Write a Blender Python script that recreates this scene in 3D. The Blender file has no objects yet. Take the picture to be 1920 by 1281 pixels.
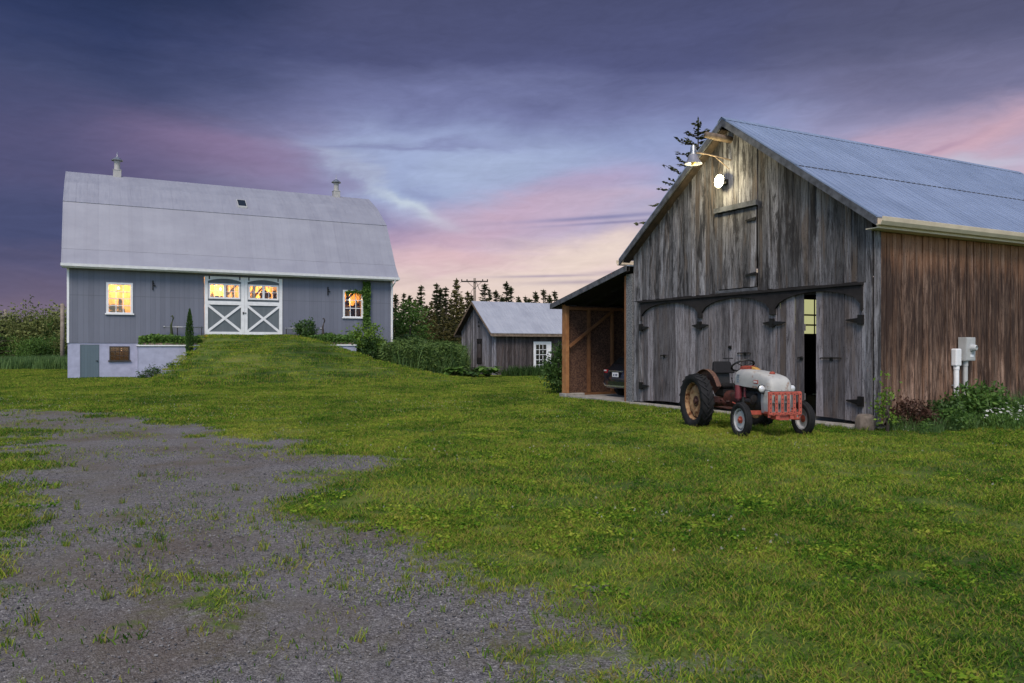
import bpy, bmesh, math, random
import numpy as np
from mathutils import Vector, Matrix
R = math.radians
random.seed(7)
rng = np.random.default_rng(11)
scn = bpy.context.scene
COL = scn.collection

def lin(r, g, b):
    f = lambda c: c / 12.92 if c <= 0.04045 else ((c + 0.055) / 1.055) ** 2.4
    return (f(r / 255), f(g / 255), f(b / 255), 1.0)

# ------------------------------------------------------------------ camera
CAM_H = 1.9
cam_d = bpy.data.cameras.new('camera')
cam = bpy.data.objects.new('camera', cam_d)
COL.objects.link(cam)
cam.location = (0, 0, CAM_H)
cam.rotation_euler = (R(90), 0, 0)
cam_d.sensor_width = 36.0
cam_d.lens = 1450 / 1920 * 36.0
cam_d.shift_y = 9.5 / 1920
cam_d.clip_start = 0.05
cam_d.clip_end = 6000
scn.camera = cam

# ------------------------------------------------------------------ exposure, world, sun
EXPO = 0.95
scn.view_settings.view_transform = 'Standard'
scn.view_settings.look = 'None'
scn.view_settings.exposure = EXPO
scn.view_settings.gamma = 1.0
scn.view_settings.use_curve_mapping = False

SUN_EL, SUN_AZ = R(50), R(188)      # azimuth measured from +Y (view direction) towards +X
world = bpy.data.worlds.new('World')
scn.world = world
world.use_nodes = True
wt = world.node_tree
wt.nodes.clear()

class G:
    """tiny node-graph helper"""
    def __init__(s, tree): s.t = tree
    def n(s, typ, **kw):
        nd = s.t.nodes.new(typ)
        for k, v in kw.items(): setattr(nd, k, v)
        return nd
    def put(s, sock, v):
        if hasattr(v, 'is_output') or isinstance(v, bpy.types.NodeSocket): s.t.links.new(v, sock)
        else: sock.default_value = v
    def m(s, op, a, b=None, c=None, clamp=False):
        nd = s.n('ShaderNodeMath', operation=op, use_clamp=clamp)
        s.put(nd.inputs[0], a)
        if b is not None: s.put(nd.inputs[1], b)
        if c is not None: s.put(nd.inputs[2], c)
        return nd.outputs[0]
    def mix(s, f, a, b, mode='MIX'):
        nd = s.n('ShaderNodeMix', data_type='RGBA', blend_type=mode)
        nd.clamp_factor = True
        s.put(nd.inputs[0], f); s.put(nd.inputs[6], a); s.put(nd.inputs[7], b)
        return nd.outputs[2]
    def ramp(s, f, stops, interp='LINEAR'):
        nd = s.n('ShaderNodeValToRGB')
        cr = nd.color_ramp; cr.interpolation = interp
        while len(cr.elements) > 1: cr.elements.remove(cr.elements[-1])
        cr.elements[0].position = stops[0][0]; cr.elements[0].color = stops[0][1]
        for p, c in stops[1:]:
            e = cr.elements.new(p); e.color = c
        s.put(nd.inputs[0], f)
        return nd.outputs[0]
    def noise(s, vec, scale=1.0, detail=4.0, rough=0.55, dist=0.0, out=0):
        nd = s.n('ShaderNodeTexNoise')
        if vec is not None: s.put(nd.inputs['Vector'], vec)
        nd.inputs['Scale'].default_value = scale
        nd.inputs['Detail'].default_value = detail
        nd.inputs['Roughness'].default_value = rough
        nd.inputs['Distortion'].default_value = dist
        return nd.outputs[out]
    def vec(s, x, y, z):
        nd = s.n('ShaderNodeCombineXYZ')
        s.put(nd.inputs[0], x); s.put(nd.inputs[1], y); s.put(nd.inputs[2], z)
        return nd.outputs[0]
    def sep(s, v):
        nd = s.n('ShaderNodeSeparateXYZ'); s.put(nd.inputs[0], v)
        return nd.outputs
    def step(s, v, a, b, lo=0.0, hi=1.0):
        nd = s.n('ShaderNodeMapRange', interpolation_type='SMOOTHSTEP')
        s.put(nd.inputs[0], v); nd.inputs[1].default_value = a; nd.inputs[2].default_value = b
        nd.inputs[3].default_value = lo; nd.inputs[4].default_value = hi
        return nd.outputs[0]

def build_world():
    g = G(wt)
    tc = g.n('ShaderNodeTexCoord')
    x, y, z = g.sep(tc.outputs['Generated'])
    DEG = 57.29578
    az = g.m('MULTIPLY', g.m('ARCTAN2', x, y), DEG)
    el = g.m('MULTIPLY', g.m('ARCSINE', z), DEG)
    # slow warp so no edge of the cloud fields runs straight
    wv = g.vec(g.m('MULTIPLY', az, 0.07), g.m('MULTIPLY', el, 0.17), 0.0)
    w1 = g.m('SUBTRACT', g.noise(wv, 1.0, 5, 0.55, 0.6), 0.5)
    w2 = g.m('SUBTRACT', g.noise(g.vec(g.m('MULTIPLY', az, 0.06), g.m('MULTIPLY', el, 0.22), 7.3), 1.0, 5, 0.55, 0.4), 0.5)
    aw = g.m('ADD', az, g.m('MULTIPLY', w1, 14.0))
    ew = g.m('ADD', el, g.m('MULTIPLY', w2, 6.0))
    eln = g.m('MULTIPLY', ew, 1 / 30.0, clamp=True)
    P = lambda e: max(0.0, min(1.0, e / 30.0))
    left = g.ramp(eln, [(P(0), lin(132, 114, 128)), (P(3.2), lin(104, 96, 122)), (P(6), lin(74, 80, 116)), (P(9), lin(74, 80, 116)),
                        (P(13), lin(80, 82, 118)), (P(17), lin(68, 76, 112)), (P(20), lin(50, 61, 98)), (P(24), lin(38, 50, 82))])
    mid = g.ramp(eln, [(P(0), lin(232, 214, 200)), (P(3.5), lin(232, 210, 200)), (P(6), lin(216, 190, 196)), (P(8.5), lin(184, 172, 198)),
                       (P(11.5), lin(158, 172, 208)), (P(14.5), lin(146, 158, 200)), (P(17), lin(116, 122, 164)),
                       (P(20), lin(84, 89, 128)), (P(24), lin(75, 80, 115)), (P(29), lin(70, 74, 106))])
    right = g.ramp(eln, [(P(0), lin(228, 206, 196)), (P(8), lin(206, 188, 202)), (P(11), lin(190, 174, 198)), (P(13.5), lin(158, 152, 184)),
                         (P(16), lin(120, 120, 154)), (P(20), lin(88, 91, 122)), (P(26), lin(70, 72, 100))])
    c = g.mix(g.step(aw, -27, -7), left, mid)
    c = g.mix(g.step(aw, 14, 27), c, right)
    def blob(c, a0, e0, sa, se, col, amt, rot=0.0, warp=1.0):
        da = g.m('SUBTRACT', aw if warp else az, a0)
        de = g.m('SUBTRACT', ew if warp else el, e0)
        cr, sr = math.cos(R(rot)), math.sin(R(rot))
        p = g.m('ADD', g.m('MULTIPLY', da, cr / sa), g.m('MULTIPLY', de, sr / sa))
        q = g.m('ADD', g.m('MULTIPLY', da, -sr / se), g.m('MULTIPLY', de, cr / se))
        r2 = g.m('ADD', g.m('MULTIPLY', p, p), g.m('MULTIPLY', q, q))
        f = g.m('MULTIPLY', g.m('EXPONENT', g.m('MULTIPLY', r2, -1.0)), amt)
        return g.mix(f, c, col)
    # pink banks, pale blue openings, slate streaks
    c = blob(c, -21, 13.2, 7.5, 2.3, lin(130, 113, 148), 0.85, 5)
    c = blob(c, -16, 12.6, 5, 2.2, lin(148, 130, 164), 0.6, 0)
    c = blob(c, -10, 14.6, 4, 0.9, lin(160, 172, 206), 0.6, 4)
    c = blob(c, -8, 12.4, 4.5, 1.8, lin(160, 176, 212), 0.7, -10)
    c = blob(c, -1, 13.2, 7, 1.9, lin(170, 184, 214), 0.7, 6)
    c = blob(c, -7, 14.2, 7, 0.35, lin(122, 126, 168), 0.6, 5)
    c = blob(c, -5.5, 11.6, 2.6, 0.8, lin(138, 146, 188), 0.55, -24)
    c = blob(c, -11.5, 9.6, 4.5, 1.0, lin(126, 122, 166), 0.7, -20)
    c = blob(c, -7.6, 10.7, 4.6, 0.62, lin(196, 208, 222), 0.9, -26)
    c = blob(c, -9.5, 7.4, 3.6, 1.0, lin(158, 138, 172), 0.65, 10)
    c = blob(c, 5.5, 11.6, 5.5, 1.2, lin(184, 160, 192), 0.65, 10)
    c = blob(c, -0.5, 9.9, 5, 1.1, lin(198, 168, 188), 0.75, 6)
    c = blob(c, 6.5, 10.2, 5, 0.8, lin(206, 178, 196), 0.5, 8)
    c = blob(c, -3, 7.9, 6, 0.9, lin(202, 168, 188), 0.6, 10)
    c = blob(c, -4, 6.3, 7, 0.8, lin(216, 180, 186), 0.6, 5)
    c = blob(c, 6, 6.6, 6, 1.4, lin(240, 222, 206), 0.75, 8)
    c = blob(c, 3, 4.6, 8, 1.0, lin(236, 220, 206), 0.5, 2)
    c = blob(c, 6.5, 9.42, 5.5, 0.16, lin(132, 132, 172), 0.85, 2.8, 0)
    c = blob(c, 7.5, 9.05, 5.0, 0.11, lin(140, 136, 172), 0.8, 2.6, 0)
    c = blob(c, 2.5, 5.2, 4, 0.10, lin(166, 152, 172), 0.75, 1.0, 0)
    c = blob(c, 5, 4.75, 4, 0.16, lin(172, 158, 174), 0.65, 1.5, 0)
    c = blob(c, 8, 5.5, 2.5, 0.12, lin(172, 158, 174), 0.6, 2.5, 0)
    c = blob(c, 31, 12.9, 5.5, 1.5, lin(212, 172, 184), 0.75, 16)
    c = blob(c, 25, 12.8, 4, 0.8, lin(196, 164, 184), 0.6, 14)
    c = blob(c, 28.5, 12.0, 2.2, 0.5, lin(168, 140, 166), 0.6, 26)
    c = blob(c, 31, 10.9, 3, 0.6, lin(190, 196, 214), 0.6, 12)
    # fine wind-combed streaks
    s1 = g.noise(g.vec(g.m('ADD', g.m('MULTIPLY', az, 0.10), g.m('MULTIPLY', el, 0.16)), g.m('MULTIPLY', el, 0.75), 3.1), 1.0, 7, 0.6, 0.5)
    s2 = g.noise(g.vec(g.m('MULTIPLY', az, 0.42), g.m('SUBTRACT', g.m('MULTIPLY', el, 1.5), g.m('MULTIPLY', az, 0.14)), 9.7), 1.0, 7, 0.65, 1.2)
    k = g.m('ADD', 1.0, g.m('ADD', g.m('MULTIPLY', g.m('SUBTRACT', s1, 0.5), 0.30), g.m('MULTIPLY', g.m('SUBTRACT', s2, 0.5), 0.26)))
    vm = g.n('ShaderNodeVectorMath', operation='SCALE')
    g.put(vm.inputs[0], c); g.put(vm.inputs[3], k)
    front = vm.outputs[0]
    sky = g.n('ShaderNodeTexSky', sky_type='NISHITA')
    sky.sun_disc = False
    sky.sun_elevation = SUN_EL
    sky.sun_rotation = SUN_AZ
    sky.altitude = 100
    sky.air_density = 1.0; sky.dust_density = 0.6; sky.ozone_density = 2.0
    # the cloud deck covers the north; unseen sky behind and above brightened as fill light
    aabs = g.m('ABSOLUTE', az)
    clear = g.m('MAXIMUM', g.step(aabs, 55, 110), g.step(el, 30, 62))
    b1 = g.n('ShaderNodeBackground'); g.put(b1.inputs[0], front); b1.inputs[1].default_value = 1.0 / (2 ** EXPO)
    b2 = g.n('ShaderNodeBackground'); g.put(b2.inputs[0], sky.outputs[0]); b2.inputs[1].default_value = 0.085
    ms = g.n('ShaderNodeMixShader'); g.put(ms.inputs[0], clear)
    wt.links.new(b1.outputs[0], ms.inputs[1]); wt.links.new(b2.outputs[0], ms.inputs[2])
    out = g.n('ShaderNodeOutputWorld')
    wt.links.new(ms.outputs[0], out.inputs[0])
build_world()

sun_d = bpy.data.lights.new('sun', 'SUN')
sun_d.energy = 1.5
sun_d.angle = R(26)
sun_d.color = (1.0, 0.88, 0.74)
sun = bpy.data.objects.new('sun', sun_d)
COL.objects.link(sun)
_sd = Vector((math.sin(SUN_AZ) * math.cos(SUN_EL), math.cos(SUN_AZ) * math.cos(SUN_EL), math.sin(SUN_EL)))
sun.rotation_euler = (-_sd).to_track_quat('-Z', 'Y').to_euler()
sun.location = (10, -20, 30)

# ------------------------------------------------------------------ numpy noise
_tab = rng.random((256, 256))
def vnoise(x, y):
    x = np.asarray(x, float); y = np.asarray(y, float)
    xi = np.floor(x).astype(int); yi = np.floor(y).astype(int)
    fx = x - xi; fy = y - yi
    fx = fx * fx * (3 - 2 * fx); fy = fy * fy * (3 - 2 * fy)
    a = _tab[xi & 255, yi & 255]; b = _tab[(xi + 1) & 255, yi & 255]
    c = _tab[xi & 255, (yi + 1) & 255]; d = _tab[(xi + 1) & 255, (yi + 1) & 255]
    return (a * (1 - fx) + b * fx) * (1 - fy) + (c * (1 - fx) + d * fx) * fy
def fbm(x, y, o=4):
    s = 0; a = 0.5; t = 0
    for i in range(o):
        s = s + a * vnoise(x * 2 ** i + 17.3 * i, y * 2 ** i + 9.1 * i); t += a; a *= 0.55
    return s / t
def sst(v, a, b):
    t = np.clip((np.asarray(v, float) - a) / (b - a), 0, 1)
    return t * t * (3 - 2 * t)

# ------------------------------------------------------------------ frames shared by all buildings
TH = R(28)
AX = Vector((math.cos(TH), math.sin(TH), 0)); BX = Vector((-math.sin(TH), math.cos(TH), 0))
BARN_O = Vector((8.30, 17.77, 0))       # right barn, near corner
BANK_O = Vector((-26.4, 45.9, 0))       # bank barn, left front corner
SHED_O = Vector((-1.3, 57.0, -0.22))    # small shed, near corner

def ground_z(x, y):
    x = np.asarray(x, float); y = np.asarray(y, float)
    dx = x - BANK_O.x; dy = y - BANK_O.y
    s = dx * AX.x + dy * AX.y
    d = -(dx * BX.x + dy * BX.y)
    dd = np.maximum(d, 0)
    F = 1 - sst(d, 0.2, 15.5)
    F = F * sst(d, -6, -0.5)
    gl = sst(s - (5.1 - 0.14 * dd), 0, 3.0 + 0.15 * dd)
    gr = 1 - sst(s - 12.7, 0, 5.6 + 0.58 * dd)
    z = 2.62 * F * gl * gr
    z = z - 0.22 * sst(y, 40, 52) * sst(x, -8, -3)
    z = z + (fbm(x * 0.5 + 7, y * 0.5, 4) - 0.5) * 0.35 * F * gl * gr * sst(d, 1, 3)
    z = z + (fbm(x * 0.25, y * 0.25, 3) - 0.5) * 0.10 * sst(np.hypot(x, y), 3, 9)
    return z
def gz(x, y): return float(ground_z(x, y))

SPINE = [(-40, 22.5, 3.2), (-24, 22.0, 2.9), (-14.5, 21.2, 2.5), (-9.8, 18.4, 2.5), (-6.9, 14.6, 2.6), (-5.0, 11.2, 2.5),
         (-3.7, 8.4, 2.1), (-2.7, 6.2, 2.1), (-2.0, 4.6, 2.2), (-1.4, 2.0, 2.6), (-0.6, -3, 3.2), (0, -25, 3.4)]
def gravel_mask(x, y, both=False):
    x = np.asarray(x, float); y = np.asarray(y, float)
    best = np.full(np.broadcast(x, y).shape, -9.0); near = np.full(best.shape, 99.0)
    for (x0, y0, w0), (x1, y1, w1) in zip(SPINE[:-1], SPINE[1:]):
        ex, ey = x1 - x0, y1 - y0
        t = np.clip(((x - x0) * ex + (y - y0) * ey) / (ex * ex + ey * ey), 0, 1)
        d = np.hypot(x - x0 - t * ex, y - y0 - t * ey)
        best = np.maximum(best, 1 - d / (w0 + t * (w1 - w0))); near = np.minimum(near, d)
    def bl(cx, cy, sx, sy, k):
        return k * np.exp(-((x - cx) / sx) ** 2 - ((y - cy) / sy) ** 2)
    m = best * 1.1
    # wheel tracks stay bare, the crown between them greens over
    m = m - 0.26 * np.exp(-(near / 0.42) ** 2) + 0.28 * np.exp(-((near - 0.85) / 0.32) ** 2)
    m = m + bl(-3.1, 12.7, 1.3, 0.9, 1.1) + bl(-0.3, 5.2, 0.9, 1.2, 0.5) + bl(-1.0, 7.3, 1.0, 0.9, 0.4)
    m = m - bl(-2.0, 9.1, 1.3, 0.8, 0.65) - bl(-6.2, 8.2, 1.0, 2.0, 0.3) - bl(-2.6, 5.9, 0.9, 0.8, 0.6) - bl(-10.2, 17.2, 1.6, 0.7, 0.9)
    m = m + bl(-7.6, 29.3, 1.5, 0.6, 1.3) + bl(2.1, 14.6, 1.6, 0.35, 1.15) + bl(2.9, 14.9, 0.8, 0.3, 0.8) + bl(-0.6, 27, 1.4, 0.5, 1.1)
    m = m + bl(-8.3, 22.2, 1.2, 0.4, 1.0) + bl(-5.5, 15.6, 1.6, 0.4, 0.6) + bl(5.4, 16.6, 1.5, 0.8, 0.55)
    m = m + (fbm(x * 0.9, y * 0.9, 4) - 0.5) * 1.3 + (fbm(x * 3.1 + 50, y * 3.1, 3) - 0.5) * 1.1
    track = np.exp(-((near - 0.85) / 0.36) ** 2)
    return (np.clip(0.5 + m * 0.85 - 0.17, 0, 1), track) if both else np.clip(0.5 + m * 0.85 - 0.17, 0, 1)

# ------------------------------------------------------------------ mesh helpers
class MB:
    def __init__(s): s.v = []; s.f = []; s.r = []
    def face(s, pts, r=0.5):
        i = len(s.v); s.v += [tuple(p) for p in pts]; s.f.append(tuple(range(i, i + len(pts)))); s.r.append(r)
    def hexa(s, c, r=0.5):
        """8 corners: bottom 0-3 ccw, top 4-7 ccw"""
        i = len(s.v); s.v += [tuple(p) for p in c]
        for q in ((3, 2, 1, 0), (4, 5, 6, 7), (0, 1, 5, 4), (1, 2, 6, 5), (2, 3, 7, 6), (3, 0, 4, 7)):
            s.f.append(tuple(i + k for k in q)); s.r.append(r)
    def box(s, x0, x1, y0, y1, z0, z1, r=0.5):
        s.hexa([(x0, y0, z0), (x1, y0, z0), (x1, y1, z0), (x0, y1, z0), (x0, y0, z1), (x1, y0, z1), (x1, y1, z1), (x0, y1, z1)], r)
    def bar(s, p, q, w, h, r=0.5, up=(0, 0, 1)):
        p = Vector(p); q = Vector(q); d = (q - p).normalized(); u = Vector(up)
        if abs(d.dot(u)) > 0.98: u = Vector((1, 0, 0))
        a = d.cross(u).normalized() * (w / 2); b = a.cross(d).normalized() * (h / 2)
        s.hexa([p - a - b, p + a - b, q + a - b, q - a - b, p - a + b, p + a + b, q + a + b, q - a + b], r)
    def tube(s, pts, rad, n=8, r=0.5, cap=True):
        pts = [Vector(p) for p in pts]
        if not isinstance(rad, (list, tuple)): rad = [rad] * len(pts)
        i0 = len(s.v); a = None
        for k, p in enumerate(pts):
            d = (pts[min(k + 1, len(pts) - 1)] - pts[max(k - 1, 0)]).normalized()
            if a is None:
                u = Vector((0, 0, 1)) if abs(d.z) < 0.9 else Vector((1, 0, 0))
                a = d.cross(u).normalized()
            else:
                a = (a - d * a.dot(d)).normalized()
            b = d.cross(a)
            for j in range(n):
                t = 2 * math.pi * j / n
                s.v.append(tuple(p + (a * math.cos(t) + b * math.sin(t)) * rad[k]))
        for k in range(len(pts) - 1):
            for j in range(n):
                s.f.append((i0 + k * n + j, i0 + k * n + (j + 1) % n, i0 + (k + 1) * n + (j + 1) % n, i0 + (k + 1) * n + j)); s.r.append(r)
        if cap:
            s.f.append(tuple(i0 + j for j in reversed(range(n)))); s.r.append(r)
            s.f.append(tuple(i0 + (len(pts) - 1) * n + j for j in range(n))); s.r.append(r)
    def lathe(s, prof, n=24, o=(0, 0, 0), axis='z', r=0.5, closed=False):
        """prof: list of (radius, along)"""
        i0 = len(s.v); o = Vector(o)
        for (ra, al) in prof:
            for j in range(n):
                t = 2 * math.pi * j / n; c, q = math.cos(t) * ra, math.sin(t) * ra
                s.v.append(tuple(o + (Vector((c, q, al)) if axis == 'z' else Vector((c, al, q)) if axis == 'y' else Vector((al, c, q)))))
        m = len(prof)
        for k in range(m if closed else m - 1):
            k2 = (k + 1) % m
            for j in range(n):
                s.f.append((i0 + k * n + j, i0 + k * n + (j + 1) % n, i0 + k2 * n + (j + 1) % n, i0 + k2 * n + j)); s.r.append(r)
    def prism(s, poly, P, d0, d1, r=0.5):
        """poly in (u,z); P(u,d,z) -> point"""
        n = len(poly); i = len(s.v)
        s.v += [tuple(P(u, d0, z)) for u, z in poly] + [tuple(P(u, d1, z)) for u, z in poly]
        s.f.append(tuple(range(i, i + n))); s.r.append(r)
        s.f.append(tuple(reversed(range(i + n, i + 2 * n)))); s.r.append(r)
        for k in range(n):
            s.f.append((i + k, i + n + k, i + n + (k + 1) % n, i + (k + 1) % n)); s.r.append(r)
    def loft(s, rings, r=0.5, cap=True, closed=True):
        n = len(rings[0]); i0 = len(s.v)
        for ring in rings: s.v += [tuple(p) for p in ring]
        for k in range(len(rings) - 1):
            for j in range(n if closed else n - 1):
                s.f.append((i0 + k * n + j, i0 + k * n + (j + 1) % n, i0 + (k + 1) * n + (j + 1) % n, i0 + (k + 1) * n + j)); s.r.append(r)
        if cap:
            s.f.append(tuple(i0 + j for j in reversed(range(n)))); s.r.append(r)
            s.f.append(tuple(i0 + (len(rings) - 1) * n + j for j in range(n))); s.r.append(r)
    def build(s, name, m, parent=None, smooth=False, bevel=0, label=None, cat=None, group=None, kind=None, fix=True):
        me = bpy.data.meshes.new(name)
        me.from_pydata(s.v, [], s.f)
        at = me.attributes.new('rnd', 'FLOAT', 'FACE'); at.data.foreach_set('value', s.r)
        if fix:
            bm = bmesh.new(); bm.from_mesh(me); bmesh.ops.recalc_face_normals(bm, faces=bm.faces); bm.to_mesh(me); bm.free()
        if smooth: me.shade_smooth() if smooth is True else me.set_sharp_from_angle(angle=R(smooth)) if False else None
        me.materials.append(m)
        o = bpy.data.objects.new(name, me)
        COL.objects.link(o)
        if smooth:
            for p in me.polygons: p.use_smooth = True
            if smooth is not True:
                me.set_sharp_from_angle(angle=R(smooth))
        if parent: o.parent = parent
        if bevel:
            b = o.modifiers.new('bevel', 'BEVEL'); b.width = bevel; b.segments = 2; b.limit_method = 'ANGLE'; b.angle_limit = R(40)
        tag(o, label, cat, group, kind)
        return o

def tag(o, label=None, cat=None, group=None, kind=None):
    if label: o['label'] = label
    if cat: o['category'] = cat
    if group: o['group'] = group
    if kind: o['kind'] = kind
    return o
def thing(name, label, cat, loc=(0, 0, 0), rz=0.0, group=None):
    o = bpy.data.objects.new(name, None); COL.objects.link(o)
    o.empty_display_size = 0.3
    o.location = loc; o.rotation_euler = (0, 0, rz)
    return tag(o, label, cat, group)
def dup(root, loc, rz=0.0, sc=1.0, label=None, group=None):
    r = root.copy(); COL.objects.link(r)
    r.location = loc; r.rotation_euler = (0, 0, rz); r.scale = sc if isinstance(sc, tuple) else (sc, sc, sc)
    if label: r['label'] = label
    if group: r['group'] = group
    for ch in list(root.children):
        c = ch.copy(); COL.objects.link(c); c.parent = r
        for gch in list(ch.children):
            d = gch.copy(); COL.objects.link(d); d.parent = c
    return r

def leaves(name, C, L, W, m, parent=None, D=None, rnd=None, link=True, **kw):
    """many small pointed leaf faces in one mesh (one plant's foliage)"""
    C = np.asarray(C, float); n = len(C)
    if D is None:
        D = rng.normal(size=(n, 3))
    D = D / np.maximum(np.linalg.norm(D, axis=1, keepdims=True), 1e-6)
    Q = rng.normal(size=(n, 3)); Wv = np.cross(D, Q); Wv /= np.maximum(np.linalg.norm(Wv, axis=1, keepdims=True), 1e-6)
    L = np.broadcast_to(np.asarray(L, float), (n,))[:, None]; W = np.broadcast_to(np.asarray(W, float), (n,))[:, None]
    V = np.empty((n, 4, 3)); V[:, 0] = C - D * L * .5; V[:, 1] = C + Wv * W * .5 - D * L * .08; V[:, 2] = C + D * L * .5; V[:, 3] = C - Wv * W * .5 - D * L * .08
    me = bpy.data.meshes.new(name)
    me.vertices.add(n * 4); me.vertices.foreach_set('co', V.ravel())
    me.loops.add(n * 4); me.loops.foreach_set('vertex_index', np.arange(n * 4, dtype=np.int32))
    me.polygons.add(n); me.polygons.foreach_set('loop_start', np.arange(0, n * 4, 4, dtype=np.int32))
    me.polygons.foreach_set('loop_total', np.full(n, 4, dtype=np.int32))
    me.update(calc_edges=True)
    at = me.attributes.new('rnd', 'FLOAT', 'FACE')
    at.data.foreach_set('value', rng.random(n) if rnd is None else np.clip(np.asarray(rnd, float), 0, 1))
    me.materials.append(m)
    o = bpy.data.objects.new(name, me)
    if link: COL.objects.link(o)
    if parent: o.parent = parent
    tag(o, **kw)
    return o

def scatter(name, pts, scl, rot, srcs, pick, **kw):
    """one 'stuff' object: source clumps set on many points"""
    pts = np.asarray(pts, float); n = len(pts)
    me = bpy.data.meshes.new(name); me.vertices.add(n); me.vertices.foreach_set('co', pts.ravel())
    for nm, ty, val in (('scl', 'FLOAT', scl), ('rot', 'FLOAT', rot), ('pick', 'INT', pick)):
        at = me.attributes.new(nm, ty, 'POINT'); at.data.foreach_set('value', np.asarray(val).astype(np.int32 if ty == 'INT' else np.float32))
    o = bpy.data.objects.new(name, me); COL.objects.link(o)
    c = bpy.data.collections.new(name + '_clumps')
    for k, sobj in enumerate(srcs):
        sobj.name = '%s_clump_%02d' % (name, k); c.objects.link(sobj)
    ng = bpy.data.node_groups.new(name, 'GeometryNodeTree')
    ng.interface.new_socket('Geometry', in_out='INPUT', socket_type='NodeSocketGeometry')
    ng.interface.new_socket('Geometry', in_out='OUTPUT', socket_type='NodeSocketGeometry')
    N = ng.nodes; Lk = ng.links.new
    gi = N.new('NodeGroupInput'); go = N.new('NodeGroupOutput')
    ci = N.new('GeometryNodeCollectionInfo'); ci.inputs['Collection'].default_value = c
    ci.inputs['Separate Children'].default_value = True; ci.inputs['Reset Children'].default_value = True
    ip = N.new('GeometryNodeInstanceOnPoints'); ip.inputs['Pick Instance'].default_value = True
    def na(nm, ty):
        a = N.new('GeometryNodeInputNamedAttribute'); a.data_type = ty; a.inputs['Name'].default_value = nm; return a.outputs['Attribute']
    cx = N.new('ShaderNodeCombineXYZ'); Lk(na('rot', 'FLOAT'), cx.inputs[2])
    Lk(gi.outputs[0], ip.inputs['Points']); Lk(ci.outputs[0], ip.inputs['Instance'])
    Lk(na('pick', 'INT'), ip.inputs['Instance Index']); Lk(cx.outputs[0], ip.inputs['Rotation']); Lk(na('scl', 'FLOAT'), ip.inputs['Scale'])
    Lk(ip.outputs[0], go.inputs[0])
    md = o.modifiers.new('scatter', 'NODES'); md.node_group = ng
    tag(o, **kw)
    return o

# ------------------------------------------------------------------ materials
def new_mat(name):
    m = bpy.data.materials.new(name); m.use_nodes = True
    nt = m.node_tree; nt.nodes.clear()
    g = G(nt)
    b = g.n('ShaderNodeBsdfPrincipled'); o = g.n('ShaderNodeOutputMaterial')
    nt.links.new(b.outputs[0], o.inputs[0])
    return m, g, b
def attr(g, nm='rnd'):
    a = g.n('ShaderNodeAttribute'); a.attribute_name = nm
    return a.outputs['Fac']
def obco(g): return g.n('ShaderNodeTexCoord').outputs['Object']
def mapv(g, v, scale=(1, 1, 1), loc=(0, 0, 0)):
    mp = g.n('ShaderNodeMapping'); g.put(mp.inputs[0], v)
    mp.inputs['Scale'].default_value = scale; g.put(mp.inputs['Location'], loc)
    return mp.outputs[0]
def bump(g, b, h, strength=0.3, dist=0.01):
    bp = g.n('ShaderNodeBump'); bp.inputs['Strength'].default_value = strength; bp.inputs['Distance'].default_value = dist
    g.put(bp.inputs['Height'], h); g.put(b.inputs['Normal'], bp.outputs[0])

def simple(name, c1, c2=None, scale=8, rough=0.6, metal=0.0, bmp=0.15, thr=(0.35, 0.65), wear=None, wear_thr=0.62, wear_scale=14, coat=0):
    m, g, b = new_mat(name)
    v = obco(g)
    n = g.noise(v, scale, 5, 0.6)
    c2 = c2 or tuple(x * 0.75 for x in c1)
    c = g.ramp(n, [(thr[0], (*c2, 1)), (thr[1], (*c1, 1))])
    if wear:
        w = g.noise(v, wear_scale, 6, 0.65)
        c = g.mix(g.step(w, wear_thr - 0.06, wear_thr + 0.06), c, (*wear, 1))
    g.put(b.inputs['Base Color'], c)
    g.put(b.inputs['Roughness'], g.step(n, 0.2, 0.8, max(0.05, rough - 0.12), min(1, rough + 0.1)))
    b.inputs['Metallic'].default_value = metal
    if rough > 0.7: b.inputs['Specular IOR Level'].default_value = 0.2
    if coat: b.inputs['Coat Weight'].default_value = coat
    if bmp: bump(g, b, g.noise(v, scale * 3, 4, 0.6), bmp, 0.01)
    return m

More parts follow.
